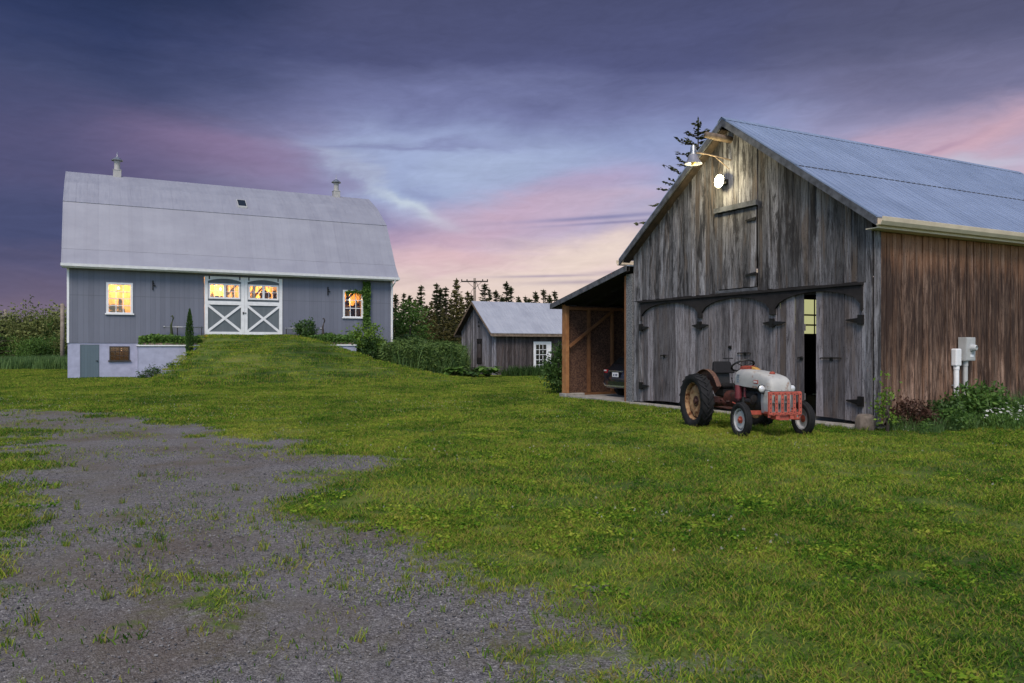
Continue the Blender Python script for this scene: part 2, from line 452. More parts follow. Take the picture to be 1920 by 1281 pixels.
def wood_boards(name, pale, midc, dark, brown=None, stain=0.5, rough=0.9, knots=True, fresh_top=None):
    m, g, b = new_mat(name)
    v = obco(g); r = attr(g)
    off = g.vec(g.m('MULTIPLY', r, 61.0), g.m('MULTIPLY', r, 37.0), g.m('MULTIPLY', r, 23.0))
    vv = g.n('ShaderNodeVectorMath', operation='ADD'); g.put(vv.inputs[0], v); g.put(vv.inputs[1], off)
    V = vv.outputs[0]
    grain = g.noise(mapv(g, V, (26, 26, 2.0)), 1.0, 6, 0.75, 0.5)
    grain2 = g.noise(mapv(g, V, (12, 12, 1.3)), 1.0, 6, 0.7, 0.4)
    mixg = g.m('ADD', g.m('MULTIPLY', grain, 0.55), g.m('MULTIPLY', grain2, 0.45))
    c = g.ramp(mixg, [(0.38, (*dark, 1)), (0.48, (*midc, 1)), (0.60, (*pale, 1))])
    tint = g.m('ADD', 0.48, g.m('MULTIPLY', g.m('POWER', r, 1.3), 1.05))
    sc = g.n('ShaderNodeVectorMath', operation='SCALE'); g.put(sc.inputs[0], c); g.put(sc.inputs[3], tint)
    c = sc.outputs[0]
    if brown:
        bn = g.noise(mapv(g, V, (4, 4, 0.45)), 1.0, 5, 0.6, 0.4)
        c = g.mix(g.m('MULTIPLY', g.step(bn, 0.48, 0.70), 0.75), c, (*brown, 1), 'MIX')
    if stain:
        sn = g.noise(mapv(g, v, (3.4, 3.4, 0.5), (3.0, 1.0, 0.0)), 1.0, 7, 0.75, 0.5)
        fac = g.m('MULTIPLY', g.step(sn, 0.49, 0.60), stain)
        c = g.mix(fac, c, tuple(x * 0.8 for x in dark) + (1,))
    if fresh_top:
        zz = g.sep(v)[2]
        wob = g.m('MULTIPLY', g.m('SUBTRACT', g.noise(mapv(g, v, (5, 5, 0.4)), 1.0, 5, 0.7), 0.5), 2.2)
        zc = g.m('ADD', zz, wob)
        band = g.m('MULTIPLY', g.step(zc, 0.8, 2.3), g.step(zc, 3.6, 4.3, 1.0, 0.0))
        c = g.mix(g.m('MULTIPLY', band, g.step(grain2, 0.36, 0.56, 0.97, 0.55)), c, (*fresh_top[0], 1))
        c = g.mix(g.m('MULTIPLY', g.step(zc, 3.5, 4.5), 0.55), c, (*fresh_top[1], 1))
    if knots:
        vo = g.n('ShaderNodeTexVoronoi'); g.put(vo.inputs['Vector'], mapv(g, V, (5.5, 5.5, 2.1)))
        kf = g.step(vo.outputs['Distance'], 0.10, 0.21, 1.0, 0.0)
        c = g.mix(g.m('MULTIPLY', kf, 0.85), c, tuple(x * 0.5 for x in dark) + (1,))
    g.put(b.inputs['Base Color'], c)
    b.inputs['Roughness'].default_value = rough
    b.inputs['Specular IOR Level'].default_value = 0.25
    bump(g, b, grain, 0.5, 0.006)
    return m

def metal_roof(name, c1, c2, pitch, axis=0, rough=0.45, metal=0.35, rust=None):
    m, g, b = new_mat(name)
    v = obco(g); s = g.sep(v)
    u = s[axis]
    n = g.noise(mapv(g, v, (0.5, 0.9, 0.9)), 1.0, 6, 0.62)
    n2 = g.noise(mapv(g, v, (9, 0.8, 0.8) if axis == 0 else (0.8, 9, 0.8)), 1.0, 5, 0.65)
    sheet = g.m('FLOOR', g.m('DIVIDE', u, 0.82))
    wn = g.n('ShaderNodeTexWhiteNoise', noise_dimensions='1D'); g.put(wn.inputs['W'], sheet)
    f = g.m('ADD', g.m('MULTIPLY', n, 0.55), g.m('ADD', g.m('MULTIPLY', n2, 0.35), g.m('MULTIPLY', wn.outputs['Value'], 0.10)))
    c = g.ramp(f, [(0.32, (*c2, 1)), (0.62, (*c1, 1))])
    if rust:
        rn = g.noise(mapv(g, v, (1.6, 1.6, 1.6)), 1.0, 7, 0.75)
        c = g.mix(g.m('MULTIPLY', g.step(rn, 0.64, 0.72), 0.45), c, (*rust, 1))
    g.put(b.inputs['Base Color'], c)
    b.inputs['Metallic'].default_value = metal
    g.put(b.inputs['Roughness'], g.step(n2, 0.3, 0.7, rough - 0.08, rough + 0.12))
    w = g.m('FRACT', g.m('DIVIDE', u, pitch))
    rib = g.m('ABSOLUTE', g.m('SUBTRACT', w, 0.5))
    h = g.m('ADD', g.step(rib, 0.38, 0.5), g.m('MULTIPLY', g.noise(mapv(g, v, (2, 2, 2)), 1.0, 3), 0.6))
    bump(g, b, g.noise(mapv(g, v, (2, 2, 2)), 1.0, 3), 0.25, 0.02)
    return m

def leaf_mat(name, dark, light, trans=0.35, rough=0.55, patch=1.2):
    m = bpy.data.materials.new(name); m.use_nodes = True
    nt = m.node_tree; nt.nodes.clear(); g = G(nt)
    r = attr(g)
    geo = g.n('ShaderNodeNewGeometry')
    oi = g.n('ShaderNodeObjectInfo')
    n = g.noise(geo.outputs['Position'], patch, 3, 0.6)
    f = g.m('ADD', g.m('MULTIPLY', r, 0.55), g.m('ADD', g.m('MULTIPLY', n, 0.6), g.m('MULTIPLY', oi.outputs['Random'], 0.18)))
    c = g.ramp(f, [(0.30, (*dark, 1)), (0.95, (*light, 1))])
    d = g.n('ShaderNodeBsdfPrincipled'); g.put(d.inputs['Base Color'], c); d.inputs['Roughness'].default_value = rough
    d.inputs['Specular IOR Level'].default_value = 0.3
    t = g.n('ShaderNodeBsdfTranslucent'); g.put(t.inputs[0], c)
    mx = g.n('ShaderNodeMixShader'); mx.inputs[0].default_value = trans
    nt.links.new(d.outputs[0], mx.inputs[1]); nt.links.new(t.outputs[0], mx.inputs[2])
    o = g.n('ShaderNodeOutputMaterial'); nt.links.new(mx.outputs[0], o.inputs[0])
    return m

def emis(name, col, s):
    m = bpy.data.materials.new(name); m.use_nodes = True
    nt = m.node_tree; nt.nodes.clear(); g = G(nt)
    e = g.n('ShaderNodeEmission'); e.inputs[0].default_value = (*col, 1); e.inputs[1].default_value = s
    o = g.n('ShaderNodeOutputMaterial'); nt.links.new(e.outputs[0], o.inputs[0])
    return m

def lawn_colors(g, pos):
    """shared large-scale tone of the lawn: lush, dry and yellow patches"""
    n1 = g.noise(mapv(g, pos, (0.30, 0.20, 0.0)), 1.0, 5, 0.65, 0.6)
    n2 = g.noise(mapv(g, pos, (1.1, 1.1, 0.0), (5, 2, 0)), 1.0, 4, 0.65, 0.3)
    return n1, n2

def grass_mat():
    m = bpy.data.materials.new('lawn_blade'); m.use_nodes = True
    nt = m.node_tree; nt.nodes.clear(); g = G(nt)
    geo = g.n('ShaderNodeNewGeometry'); oi = g.n('ShaderNodeObjectInfo'); r = attr(g)
    n1, n2 = lawn_colors(g, geo.outputs['Position'])
    f = g.m('ADD', g.m('MULTIPLY', g.m('SUBTRACT', n1, 0.5), 0.70), g.m('ADD', g.m('MULTIPLY', g.m('SUBTRACT', n2, 0.5), 0.45), g.m('ADD', g.m('MULTIPLY', r, 0.36), g.m('MULTIPLY', oi.outputs['Random'], 0.22))))
    f = g.m('ADD', f, 0.265)
    c = g.ramp(f, [(0.34, (0.036, 0.100, 0.013, 1)), (0.45, (0.084, 0.185, 0.020, 1)), (0.57, (0.225, 0.335, 0.034, 1)), (0.70, (0.370, 0.390, 0.060, 1))])
    dry = g.m('MULTIPLY', g.step(g.m('ADD', r, g.m('MULTIPLY', n2, 0.6)), 0.95, 1.2), 0.8)
    c = g.mix(dry, c, (0.23, 0.165, 0.065, 1))
    d = g.n('ShaderNodeBsdfDiffuse'); g.put(d.inputs[0], c)
    t = g.n('ShaderNodeBsdfTranslucent'); g.put(t.inputs[0], c)
    mx = g.n('ShaderNodeMixShader'); mx.inputs[0].default_value = 0.35
    nt.links.new(d.outputs[0], mx.inputs[1]); nt.links.new(t.outputs[0], mx.inputs[2])
    o = g.n('ShaderNodeOutputMaterial'); nt.links.new(mx.outputs[0], o.inputs[0])
    return m

def ground_mat():
    m, g, b = new_mat('lawn_soil_and_gravel')
    geo = g.n('ShaderNodeNewGeometry'); pos = geo.outputs['Position']
    a = attr(g, 'gravel')
    n1, n2 = lawn_colors(g, pos)
    fine = g.noise(pos, 26, 5, 0.7)
    f = g.m('ADD', g.m('MULTIPLY', g.m('SUBTRACT', n1, 0.5), 0.70), g.m('ADD', g.m('MULTIPLY', n2, 0.45), g.m('MULTIPLY', fine, 0.55)))
    lawn = g.ramp(f, [(0.34, (0.026, 0.048, 0.009, 1)), (0.46, (0.058, 0.096, 0.015, 1)), (0.57, (0.104, 0.142, 0.024, 1)), (0.68, (0.165, 0.165, 0.044, 1))])
    fine2 = g.noise(pos, 7, 5, 0.7)
    lawn = g.mix(g.m('MULTIPLY', g.step(fine2, 0.54, 0.70), 0.6), lawn, (0.105, 0.078, 0.042, 1))
    vo = g.n('ShaderNodeTexVoronoi'); g.put(vo.inputs['Vector'], pos); vo.inputs['Scale'].default_value = 95
    vo2 = g.n('ShaderNodeTexVoronoi'); g.put(vo2.inputs['Vector'], pos); vo2.inputs['Scale'].default_value = 40
    s1 = g.sep(vo.outputs['Color'])[0]; s2 = g.sep(vo2.outputs['Color'])[0]
    st = g.m('ADD', g.m('MULTIPLY', s1, 0.7), g.m('MULTIPLY', s2, 0.3))
    stone = g.ramp(st, [(0.1, (0.052, 0.049, 0.053, 1)), (0.5, (0.142, 0.134, 0.140, 1)), (0.85, (0.245, 0.232, 0.236, 1)), (1.0, (0.48, 0.46, 0.45, 1))])
    big = g.noise(mapv(g, pos, (0.5, 0.5, 0)), 1.0, 4, 0.6)
    stone = g.mix(g.m('MULTIPLY', g.step(big, 0.46, 0.66), 0.6), stone, (0.105, 0.078, 0.056, 1))
    dust = g.noise(mapv(g, pos, (1.6, 0.8, 0), (3, 9, 0)), 1.0, 5, 0.7)
    tr = attr(g, 'track')
    stone = g.mix(g.m('MULTIPLY', g.m('MULTIPLY', tr, g.step(dust, 0.35, 0.65)), 0.50), stone, g.mix(fine, (0.085, 0.076, 0.074, 1), (0.215, 0.196, 0.184, 1)))
    ol = g.noise(mapv(g, pos, (0.85, 0.85, 0), (11, 4, 0)), 1.0, 6, 0.72)
    olf = g.m('MULTIPLY', g.m('MULTIPLY', g.step(ol, 0.42, 0.62), g.step(a, 0.55, 0.98, 1.0, 0.35)), g.step(fine2, 0.30, 0.62))
    stone = g.mix(g.m('MULTIPLY', olf, 0.75), stone, g.mix(fine, (0.050, 0.048, 0.018, 1), (0.150, 0.130, 0.050, 1)))
    edge = g.noise(pos, 5.0, 5, 0.7)
    gf = g.step(g.m('ADD', a, g.m('MULTIPLY', g.m('SUBTRACT', edge, 0.5), 1.3)), 0.25, 0.66)
    c = g.mix(gf, lawn, stone)
    g.put(b.inputs['Base Color'], c)
    b.inputs['Roughness'].default_value = 0.95
    b.inputs['Specular IOR Level'].default_value = 0.2
    h = g.m('ADD', g.m('MULTIPLY', g.m('SUBTRACT', 0.6, vo.outputs['Distance']), gf), g.m('MULTIPLY', fine, 0.8))
    bump(g, b, h, 0.7, 0.012)
    return m

M = {}
M['ground'] = ground_mat()
M['grass'] = grass_mat()
M['gable_wood'] = wood_boards('grey_barn_boards', (0.240, 0.236, 0.256), (0.122, 0.117, 0.127), (0.022, 0.020, 0.022), brown=(0.115, 0.084, 0.064), stain=0.85)
M['door_wood'] = wood_boards('grey_door_boards', (0.265, 0.248, 0.268), (0.160, 0.146, 0.158), (0.038, 0.033, 0.036), brown=(0.115, 0.086, 0.072), stain=0.42)
M['side_wood'] = wood_boards('brown_barn_boards', (0.380, 0.255, 0.192), (0.150, 0.088, 0.062), (0.028, 0.016, 0.013), brown=(0.240, 0.130, 0.080), stain=0.75,
                             fresh_top=((0.036, 0.021, 0.017), (0.330, 0.150, 0.075)))
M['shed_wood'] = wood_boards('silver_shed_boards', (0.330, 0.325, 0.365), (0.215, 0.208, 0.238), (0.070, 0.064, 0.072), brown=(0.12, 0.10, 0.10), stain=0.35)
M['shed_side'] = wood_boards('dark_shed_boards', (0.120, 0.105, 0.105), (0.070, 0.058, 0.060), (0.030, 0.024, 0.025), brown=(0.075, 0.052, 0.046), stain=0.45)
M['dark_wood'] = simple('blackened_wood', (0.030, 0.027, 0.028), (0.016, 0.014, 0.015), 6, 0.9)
M['trim_wood'] = simple('grey_trim_wood', (0.12, 0.125, 0.145), (0.055, 0.057, 0.065), 5, 0.85, bmp=0.3)
M['soffit'] = simple('soffit_wood', (0.07, 0.052, 0.042), (0.035, 0.028, 0.025), 5, 0.9)
M['new_wood'] = simple('fresh_lumber', (0.36, 0.175, 0.075), (0.24, 0.105, 0.045), 4, 0.75)
M['bulb'] = emis('room_bulb', (1.0, 0.80, 0.42), 5.0)
M['vent'] = simple('dull_vent_paint', (0.42, 0.41, 0.40), (0.32, 0.31, 0.30), 4, 0.6, bmp=0.05)
M['stud_wood'] = simple('shaded_lumber', (0.21, 0.10, 0.048), (0.14, 0.062, 0.03), 4, 0.8)
M['osb'] = simple('strand_board', (0.13, 0.072, 0.050), (0.045, 0.024, 0.019), 22, 0.85, thr=(0.40, 0.60))
M['osb_grey'] = simple('weathered_strand_board', (0.22, 0.22, 0.23), (0.085, 0.085, 0.095), 24, 0.9, thr=(0.40, 0.60))
M['log'] = simple('bare_log', (0.25, 0.19, 0.14), (0.12, 0.085, 0.065), 6, 0.85)
M['barn_roof'] = metal_roof('ribbed_steel_roof', (0.27, 0.33, 0.47), (0.195, 0.245, 0.36), 0.23, 0, 0.5, 0.2)
M['bank_roof'] = metal_roof('old_painted_tin_roof', (0.30, 0.305, 0.36), (0.235, 0.238, 0.29), 0.62, 0, 0.6, 0.15, rust=(0.20, 0.175, 0.17))
M['shed_roof'] = metal_roof('pale_shed_tin', (0.44, 0.45, 0.50), (0.33, 0.34, 0.39), 0.25, 0, 0.5, 0.25)
M['gutter'] = simple('cream_gutter', (0.66, 0.56, 0.42), (0.56, 0.47, 0.35), 3, 0.45, bmp=0.03)
M['white'] = simple('white_paint', (0.80, 0.80, 0.82), (0.70, 0.70, 0.72), 4, 0.5, bmp=0.05)
M['cream'] = simple('cream_paint', (0.70, 0.67, 0.62), (0.58, 0.55, 0.51), 4, 0.5, bmp=0.05)
M['found'] = simple('lilac_parged_foundation', (0.41, 0.42, 0.56), (0.33, 0.34, 0.46), 2.2, 0.9, bmp=0.35)
M['concrete'] = simple('old_concrete', (0.34, 0.32, 0.30), (0.20, 0.19, 0.18), 6, 0.9, bmp=0.4)
M['iron'] = simple('black_iron', (0.016, 0.015, 0.016), (0.010, 0.009, 0.009), 12, 0.55, 0.4)
M['steel'] = simple('galvanised_tube', (0.42, 0.43, 0.46), (0.28, 0.29, 0.31), 9, 0.4, 0.8)
M['grey_plastic'] = simple('meter_grey', (0.44, 0.44, 0.44), (0.38, 0.38, 0.38), 5, 0.45, bmp=0.03)
M['pole'] = simple('weathered_pole', (0.30, 0.25, 0.21), (0.18, 0.145, 0.12), 3, 0.9)
M['pole_dark'] = simple('dark_crossarm', (0.075, 0.062, 0.056), (0.04, 0.035, 0.032), 4, 0.9)
M['darkglass'] = simple('dark_glass', (0.010, 0.011, 0.013), (0.007, 0.008, 0.009), 2, 0.08, 0.0, bmp=0.0)

def siding_mat(name, base, pitch, contrast):
    m, g, b = new_mat(name)
    v = obco(g); x, y, z = g.sep(v)
    q = g.m('DIVIDE', x, pitch)
    wn = g.n('ShaderNodeTexWhiteNoise', noise_dimensions='1D'); g.put(wn.inputs['W'], g.m('FLOOR', q))
    st = g.noise(mapv(g, v, (6, 6, 0.5)), 1.0, 5, 0.6)
    pa = g.noise(mapv(g, v, (0.6, 0.6, 0.9)), 1.0, 4, 0.6)
    k = g.m('ADD', 1.0, g.m('MULTIPLY', g.m('SUBTRACT', g.m('ADD', g.m('MULTIPLY', wn.outputs['Value'], 0.3), g.m('ADD', g.m('MULTIPLY', st, 0.4), g.m('MULTIPLY', pa, 0.3))), 0.5), contrast))
    gr = g.m('ABSOLUTE', g.m('SUBTRACT', g.m('FRACT', q), 0.5))
    groove = g.step(gr, 0.455, 0.495)
    lap = g.step(g.m('ABSOLUTE', g.m('SUBTRACT', z, 4.98)), 0.012, 0.03, 1.0, 0.0)
    k = g.m('MULTIPLY', k, g.m('SUBTRACT', 1.0, g.m('MULTIPLY', g.m('MAXIMUM', groove, g.m('MULTIPLY', lap, 0.9)), 0.24)))
    sc = g.n('ShaderNodeVectorMath', operation='SCALE'); sc.inputs[0].default_value = base; g.put(sc.inputs[3], k)
    g.put(b.inputs['Base Color'], sc.outputs[0])
    b.inputs['Roughness'].default_value = 0.75
    bump(g, b, g.m('SUBTRACT', g.m('MULTIPLY', st, 0.3), groove), 0.5, 0.012)
    return m
M['bank_wall'] = siding_mat('grey_blue_painted_siding', (0.150, 0.160, 0.208), 0.28, 0.50)
M['bank_door'] = siding_mat('grey_green_painted_planks', (0.118, 0.138, 0.156), 0.16, 0.45)
M['blue_door'] = siding_mat('blue_green_door_planks', (0.095, 0.135, 0.165), 0.15, 0.5)
def clear_glass():
    m = bpy.data.materials.new('old_window_glass'); m.use_nodes = True
    nt = m.node_tree; nt.nodes.clear(); g = G(nt)
    t = g.n('ShaderNodeBsdfTransparent'); gl = g.n('ShaderNodeBsdfGlossy'); gl.inputs['Roughness'].default_value = 0.05
    mx = g.n('ShaderNodeMixShader'); mx.inputs[0].default_value = 0.07
    nt.links.new(t.outputs[0], mx.inputs[1]); nt.links.new(gl.outputs[0], mx.inputs[2])
    o = g.n('ShaderNodeOutputMaterial'); nt.links.new(mx.outputs[0], o.inputs[0])
    return m
M['glass'] = clear_glass()
M['inner_boards'] = wood_boards('amber_inner_boards', (0.66, 0.42, 0.17), (0.52, 0.29, 0.09), (0.24, 0.11, 0.03), stain=0.0)
M['inner_beam'] = simple('brown_beam', (0.16, 0.080, 0.035), (0.09, 0.042, 0.018), 4, 0.8)
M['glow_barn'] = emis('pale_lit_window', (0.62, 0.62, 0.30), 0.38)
# plants
M['spruce'] = leaf_mat('spruce_needles', (0.016, 0.024, 0.010), (0.085, 0.088, 0.030), 0.15)
M['spruce_gold'] = leaf_mat('olive_spruce_needles', (0.036, 0.038, 0.012), (0.160, 0.140, 0.045), 0.2)
M['olive'] = leaf_mat('olive_foliage', (0.055, 0.074, 0.018), (0.275, 0.300, 0.095), 0.3)
M['leafgreen'] = leaf_mat('mid_green_leaves', (0.030, 0.080, 0.018), (0.150, 0.265, 0.050), 0.35)
M['deepgreen'] = leaf_mat('deep_green_leaves', (0.016, 0.042, 0.011), (0.075, 0.145, 0.034), 0.3)
M['limegreen'] = leaf_mat('lime_leaves', (0.065, 0.135, 0.016), (0.240, 0.370, 0.055), 0.4)
M['meadow'] = leaf_mat('meadow_blades', (0.034, 0.085, 0.026), (0.150, 0.250, 0.075), 0.3)
M['weed'] = leaf_mat('rank_weed_leaves', (0.026, 0.062, 0.014), (0.160, 0.240, 0.060), 0.3)
M['redleaf'] = leaf_mat('red_tinged_leaves', (0.030, 0.022, 0.012), (0.120, 0.050, 0.036), 0.3)
M['petal'] = leaf_mat('white_petals', (0.62, 0.62, 0.58), (0.80, 0.80, 0.76), 0.3)
M['clover'] = leaf_mat('clover_heads', (0.34, 0.33, 0.27), (0.50, 0.48, 0.40), 0.3)
M['bark'] = simple('bark', (0.095, 0.078, 0.064), (0.045, 0.036, 0.030), 7, 0.95, bmp=0.4)
M['stem'] = simple('green_stem', (0.06, 0.075, 0.03), (0.03, 0.04, 0.016), 9, 0.8)
M['stone'] = simple('gravel_stone', (0.21, 0.205, 0.215), (0.10, 0.098, 0.106), 9, 0.9, bmp=0.2)
# ------------------------------------------------------------------ ground: one sheet, split where the gravel drive runs
def axis_coords(segs):
    out = []
    for a, b, st in segs:
        out += list(np.arange(a, b - 1e-6, st))
    out.append(segs[-1][1])
    return np.array(out)
def build_ground():
    gx = axis_coords([(-2500, -600, 380), (-600, -160, 55), (-160, -60, 6), (-60, -34, 1.0), (-34, -16, 0.45), (-16, -9, 0.22), (-9, 9, 0.12), (9, 16, 0.3), (16, 60, 1.6), (60, 160, 10), (160, 600, 55), (600, 2501, 380)])
    gy = axis_coords([(-300, -30, 45), (-30, 0, 3), (0, 3, 0.5), (3, 12, 0.12), (12, 31, 0.2), (31, 58, 0.5), (58, 110, 2), (110, 300, 19), (300, 900, 60), (900, 4000, 310)])
    X, Y = np.meshgrid(gx, gy)
    Z = ground_z(X, Y)
    gm, trk = gravel_mask(X, Y, True)
    far = np.hypot(X, Y) > 70
    gm[far & (Y > 0)] = 0
    near = (np.abs(X) < 16) & (Y > 3) & (Y < 31)
    Z = Z + near * (fbm(X * 2.2, Y * 2.2, 3) - 0.5) * 0.035
    Z = Z - 0.02 * sst(gm, 0.4, 0.9)
    nx, ny = len(gx), len(gy)
    V = np.stack([X, Y, Z], -1).reshape(-1, 3); ga = gm.reshape(-1)
    idx = np.arange(nx * ny).reshape(ny, nx)
    F = np.stack([idx[:-1, :-1], idx[:-1, 1:], idx[1:, 1:], idx[1:, :-1]], -1).reshape(-1, 4)
    fm = ga[F].mean(1) > 0.5
    for name, sel in (('lawn', ~fm), ('gravel_driveway', fm)):
        f = F[sel]; used, inv = np.unique(f, return_inverse=True); f = inv.reshape(-1, 4)
        me = bpy.data.meshes.new(name)
        v = V[used]
        me.vertices.add(len(v)); me.vertices.foreach_set('co', v.ravel())
        me.loops.add(f.size); me.loops.foreach_set('vertex_index', f.ravel().astype(np.int32))
        me.polygons.add(len(f)); me.polygons.foreach_set('loop_start', np.arange(0, f.size, 4, dtype=np.int32)); me.polygons.foreach_set('loop_total', np.full(len(f), 4, dtype=np.int32))
        me.update(calc_edges=True)
        at = me.attributes.new('gravel', 'FLOAT', 'POINT'); at.data.foreach_set('value', ga[used].astype(np.float32))
        at = me.attributes.new('track', 'FLOAT', 'POINT'); at.data.foreach_set('value', trk.reshape(-1)[used].astype(np.float32))
        me.polygons.foreach_set('use_smooth', np.ones(len(f), dtype=bool))
        me.materials.append(M['ground'])
        o = bpy.data.objects.new(name, me); COL.objects.link(o)
        tag(o, 'mown green lawn with worn and yellowed patches' if name == 'lawn' else 'grey gravel drive curving in from the left with grass growing through it',
            'lawn' if name == 'lawn' else 'driveway', kind='structure')
build_ground()

def Px(pos): return lambda u, d, z: (u, pos - d, z)      # wall along x, facing -y
def Py(pos): return lambda u, d, z: (pos - d, u, z)      # wall along y, facing -x

def boards(mb, P, u0, u1, zb, zt, wmin=0.16, wmax=0.27, th=0.025, gap=0.006, holes=(), rag=0.0, dv=0.012):
    """vertical boards, each its own width, depth and tone"""
    u = u0
    while u < u1 - 0.02:
        w = random.uniform(wmin, wmax); v = min(u + w, u1)
        if u1 - v < 0.07: v = u1
        r = random.random(); d = random.uniform(0.0, dv) + th
        a, b = u + gap / 2, v - gap / 2
        segs = [(None, None)]
        lo, hi = zb((u + v) / 2) + random.uniform(0, rag), None
        cuts = [(h[2], h[3]) for h in holes if h[0] - 0.01 < (u + v) / 2 < h[1] + 0.01]
        spans = []
        cur = lo
        for z0, z1 in sorted(cuts):
            if z0 > cur: spans.append((cur, z0, False))
            cur = z1
        spans.append((cur, None, True))
        for z0, z1, top in spans:
            za = zt(a) if top else z1; zc = zt(b) if top else z1
            if min(za, zc) - z0 < 0.02: continue
            tw = random.uniform(-0.004, 0.004)
            mb.hexa([P(a, 0, z0), P(b, 0, z0), P(b, d + tw, z0), P(a, d - tw, z0), P(a, 0, za), P(b, 0, zc), P(b, d + tw, zc), P(a, d - tw, za)], r)
        u = v

# ================================================================== weathered barn (right)
def build_barn():
    root = thing('weathered_barn', 'large weathered grey and brown board barn with a steel roof and three arched door bays', 'barn', BARN_O, TH)
    W, Lh = 9.0, 13.7
    slope = (8.27 - 4.84) / 4.85
    ztop = lambda y: 8.27 - slope * abs(y - 4.5)          # roof top surface
    und = lambda y: ztop(y) - 0.17
    P = Py(0.0)
    g = MB()
    boards(g, P, 0.0, W, lambda u: 3.40, und, gap=0.011, dv=0.02, holes=((3.55, 5.09, 3.50, 5.86),), rag=0.03)
    # lower strips beside the door bays
    boards(g, P, 0.0, 0.26, lambda u: 0.1, lambda u: 3.385, 0.1, 0.14)
    boards(g, P, 8.56, W, lambda u: 0.1, lambda u: 3.385, 0.12, 0.2)
    g.build('gable_wall', M['gable_wood'], root)
    s = MB()
    boards(s, Px(0.0), 0.04, Lh, lambda u: 0.12, lambda u: 4.55, 0.12, 0.22, gap=0.014, rag=0.05, dv=0.028)
    # battens over some of the joints
    for k in range(24):
        u = 0.3 + k * 0.57 + random.uniform(-.08, .08)
        if u < Lh - .1 and random.random() < 0.7: s.box(u, u + 0.045, -0.052, -0.024, 0.14, 4.54, random.random())
    s.build('side_wall', M['side_wood'], root)
    b = MB()
    boards(b, Px(W - 0.04), 0.0, Lh, lambda u: 0.1, lambda u: 4.6, 0.2, 0.3, gap=0.0)
    b.build('far_side_wall', M['dark_wood'], root)
    b = MB()
    boards(b, Py(Lh), 0.0, W, lambda u: 0.1, und, 0.2, 0.3, gap=0.0)
    b.build('back_wall', M['dark_wood'], root)
    cb = MB(); cb.box(-0.052, -0.002, 0.0, 0.15, 0.1, 4.62, 0.55); cb.box(-0.052, 0.17, -0.075, -0.055, 0.1, 4.58, 0.8)
    cb.build('corner_board', M['gable_wood'], root)
    # roof: two slopes, each of two lapped sheets
    for side in (0, 1):
        sg = 1 if side == 0 else -1
        Y = lambda d: 4.5 - sg * d
        mb = MB()
        def sheet(d0, d1, lift):
            za = 8.27 - slope * d0 + lift; zb = 8.27 - slope * d1 + lift
            mb.hexa([(-0.38, Y(d0), za - 0.03), (Lh + .35, Y(d0), za - 0.03), (Lh + .35, Y(d1), zb - 0.03), (-0.38, Y(d1), zb - 0.03),
                     (-0.38, Y(d0), za), (Lh + .35, Y(d0), za), (Lh + .35, Y(d1), zb), (-0.38, Y(d1), zb)])
        sheet(0.0, 2.62, 0.014); sheet(2.56, 4.87, 0.0)
        x = -0.36
        while x < Lh + 0.34:                       # standing ribs
            for d0, d1, lf in ((0.05, 2.61, 0.014), (2.63, 4.86, 0.0)):
                p = (x, Y(d0), 8.27 - slope * d0 + lf + 0.006); q = (x, Y(d1), 8.27 - slope * d1 + lf + 0.006)
                mb.bar(p, q, 0.03, 0.012)
            x += 0.23
        mb.build('roof', M['barn_roof'], root)
        sm = MB(); za = 8.27 - slope * 2.625; sm.hexa([(-0.37, Y(2.621), za - .004), (Lh + .34, Y(2.621), za - .004), (Lh + .34, Y(2.655), za - .022), (-0.37, Y(2.655), za - .022), (-0.37, Y(2.621), za + .014), (Lh + .34, Y(2.621), za + .014), (Lh + .34, Y(2.655), za - .012), (-0.37, Y(2.655), za - .012)]); sm.build('roof_lap_shade', M['dark_wood'], root)  # dark strip drawn in for the shadowed gap under the sheet lap
        dk = MB()
        dk.hexa([(-0.33, Y(0.0), 8.22), (Lh + .3, Y(0.0), 8.22), (Lh + .3, Y(4.8), 8.22 - slope * 4.8), (-0.33, Y(4.8), 8.22 - slope * 4.8),
                 (-0.33, Y(0.0), 8.235), (Lh + .3, Y(0.0), 8.235), (Lh + .3, Y(4.8), 8.235 - slope * 4.8), (-0.33, Y(4.8), 8.235 - slope * 4.8)])
        for xx in (-0.30, ):
            dk.hexa([(xx, Y(0.1), 8.06 - slope * .1), (xx + 0.28, Y(0.1), 8.06 - slope * .1), (xx + .28, Y(4.75), 8.06 - slope * 4.75), (xx, Y(4.75), 8.06 - slope * 4.75),
                     (xx, Y(0.1), 8.08 - slope * .1), (xx + .28, Y(0.1), 8.08 - slope * .1), (xx + .28, Y(4.75), 8.08 - slope * 4.75), (xx, Y(4.75), 8.08 - slope * 4.75)])
        dk.build('roof_deck', M['soffit'], root)
        rk = MB()
        for x0 in (-0.385,):
            rk.hexa([(x0, Y(0.0), 8.05), (x0 + .05, Y(0.0), 8.05), (x0 + .05, Y(4.86), 8.05 - slope * 4.86), (x0, Y(4.86), 8.05 - slope * 4.86),
                     (x0, Y(0.0), 8.245), (x0 + .05, Y(0.0), 8.245), (x0 + .05, Y(4.86), 8.245 - slope * 4.86), (x0, Y(4.86), 8.245 - slope * 4.86)])
        rk.build('rake_board', M['trim_wood'], root)
    rc = MB()
    for sg in (1, -1):
        rc.hexa([(-0.40, 4.5, 8.30), (Lh + .36, 4.5, 8.30), (Lh + .36, 4.5 - sg * .16, 8.30 - slope * .16), (-0.40, 4.5 - sg * .16, 8.30 - slope * .16),
                 (-0.40, 4.5, 8.312), (Lh + .36, 4.5, 8.312), (Lh + .36, 4.5 - sg * .16, 8.312 - slope * .16), (-0.40, 4.5 - sg * .16, 8.312 - slope * .16)])
    rc.build('ridge_cap', M['barn_roof'], root)
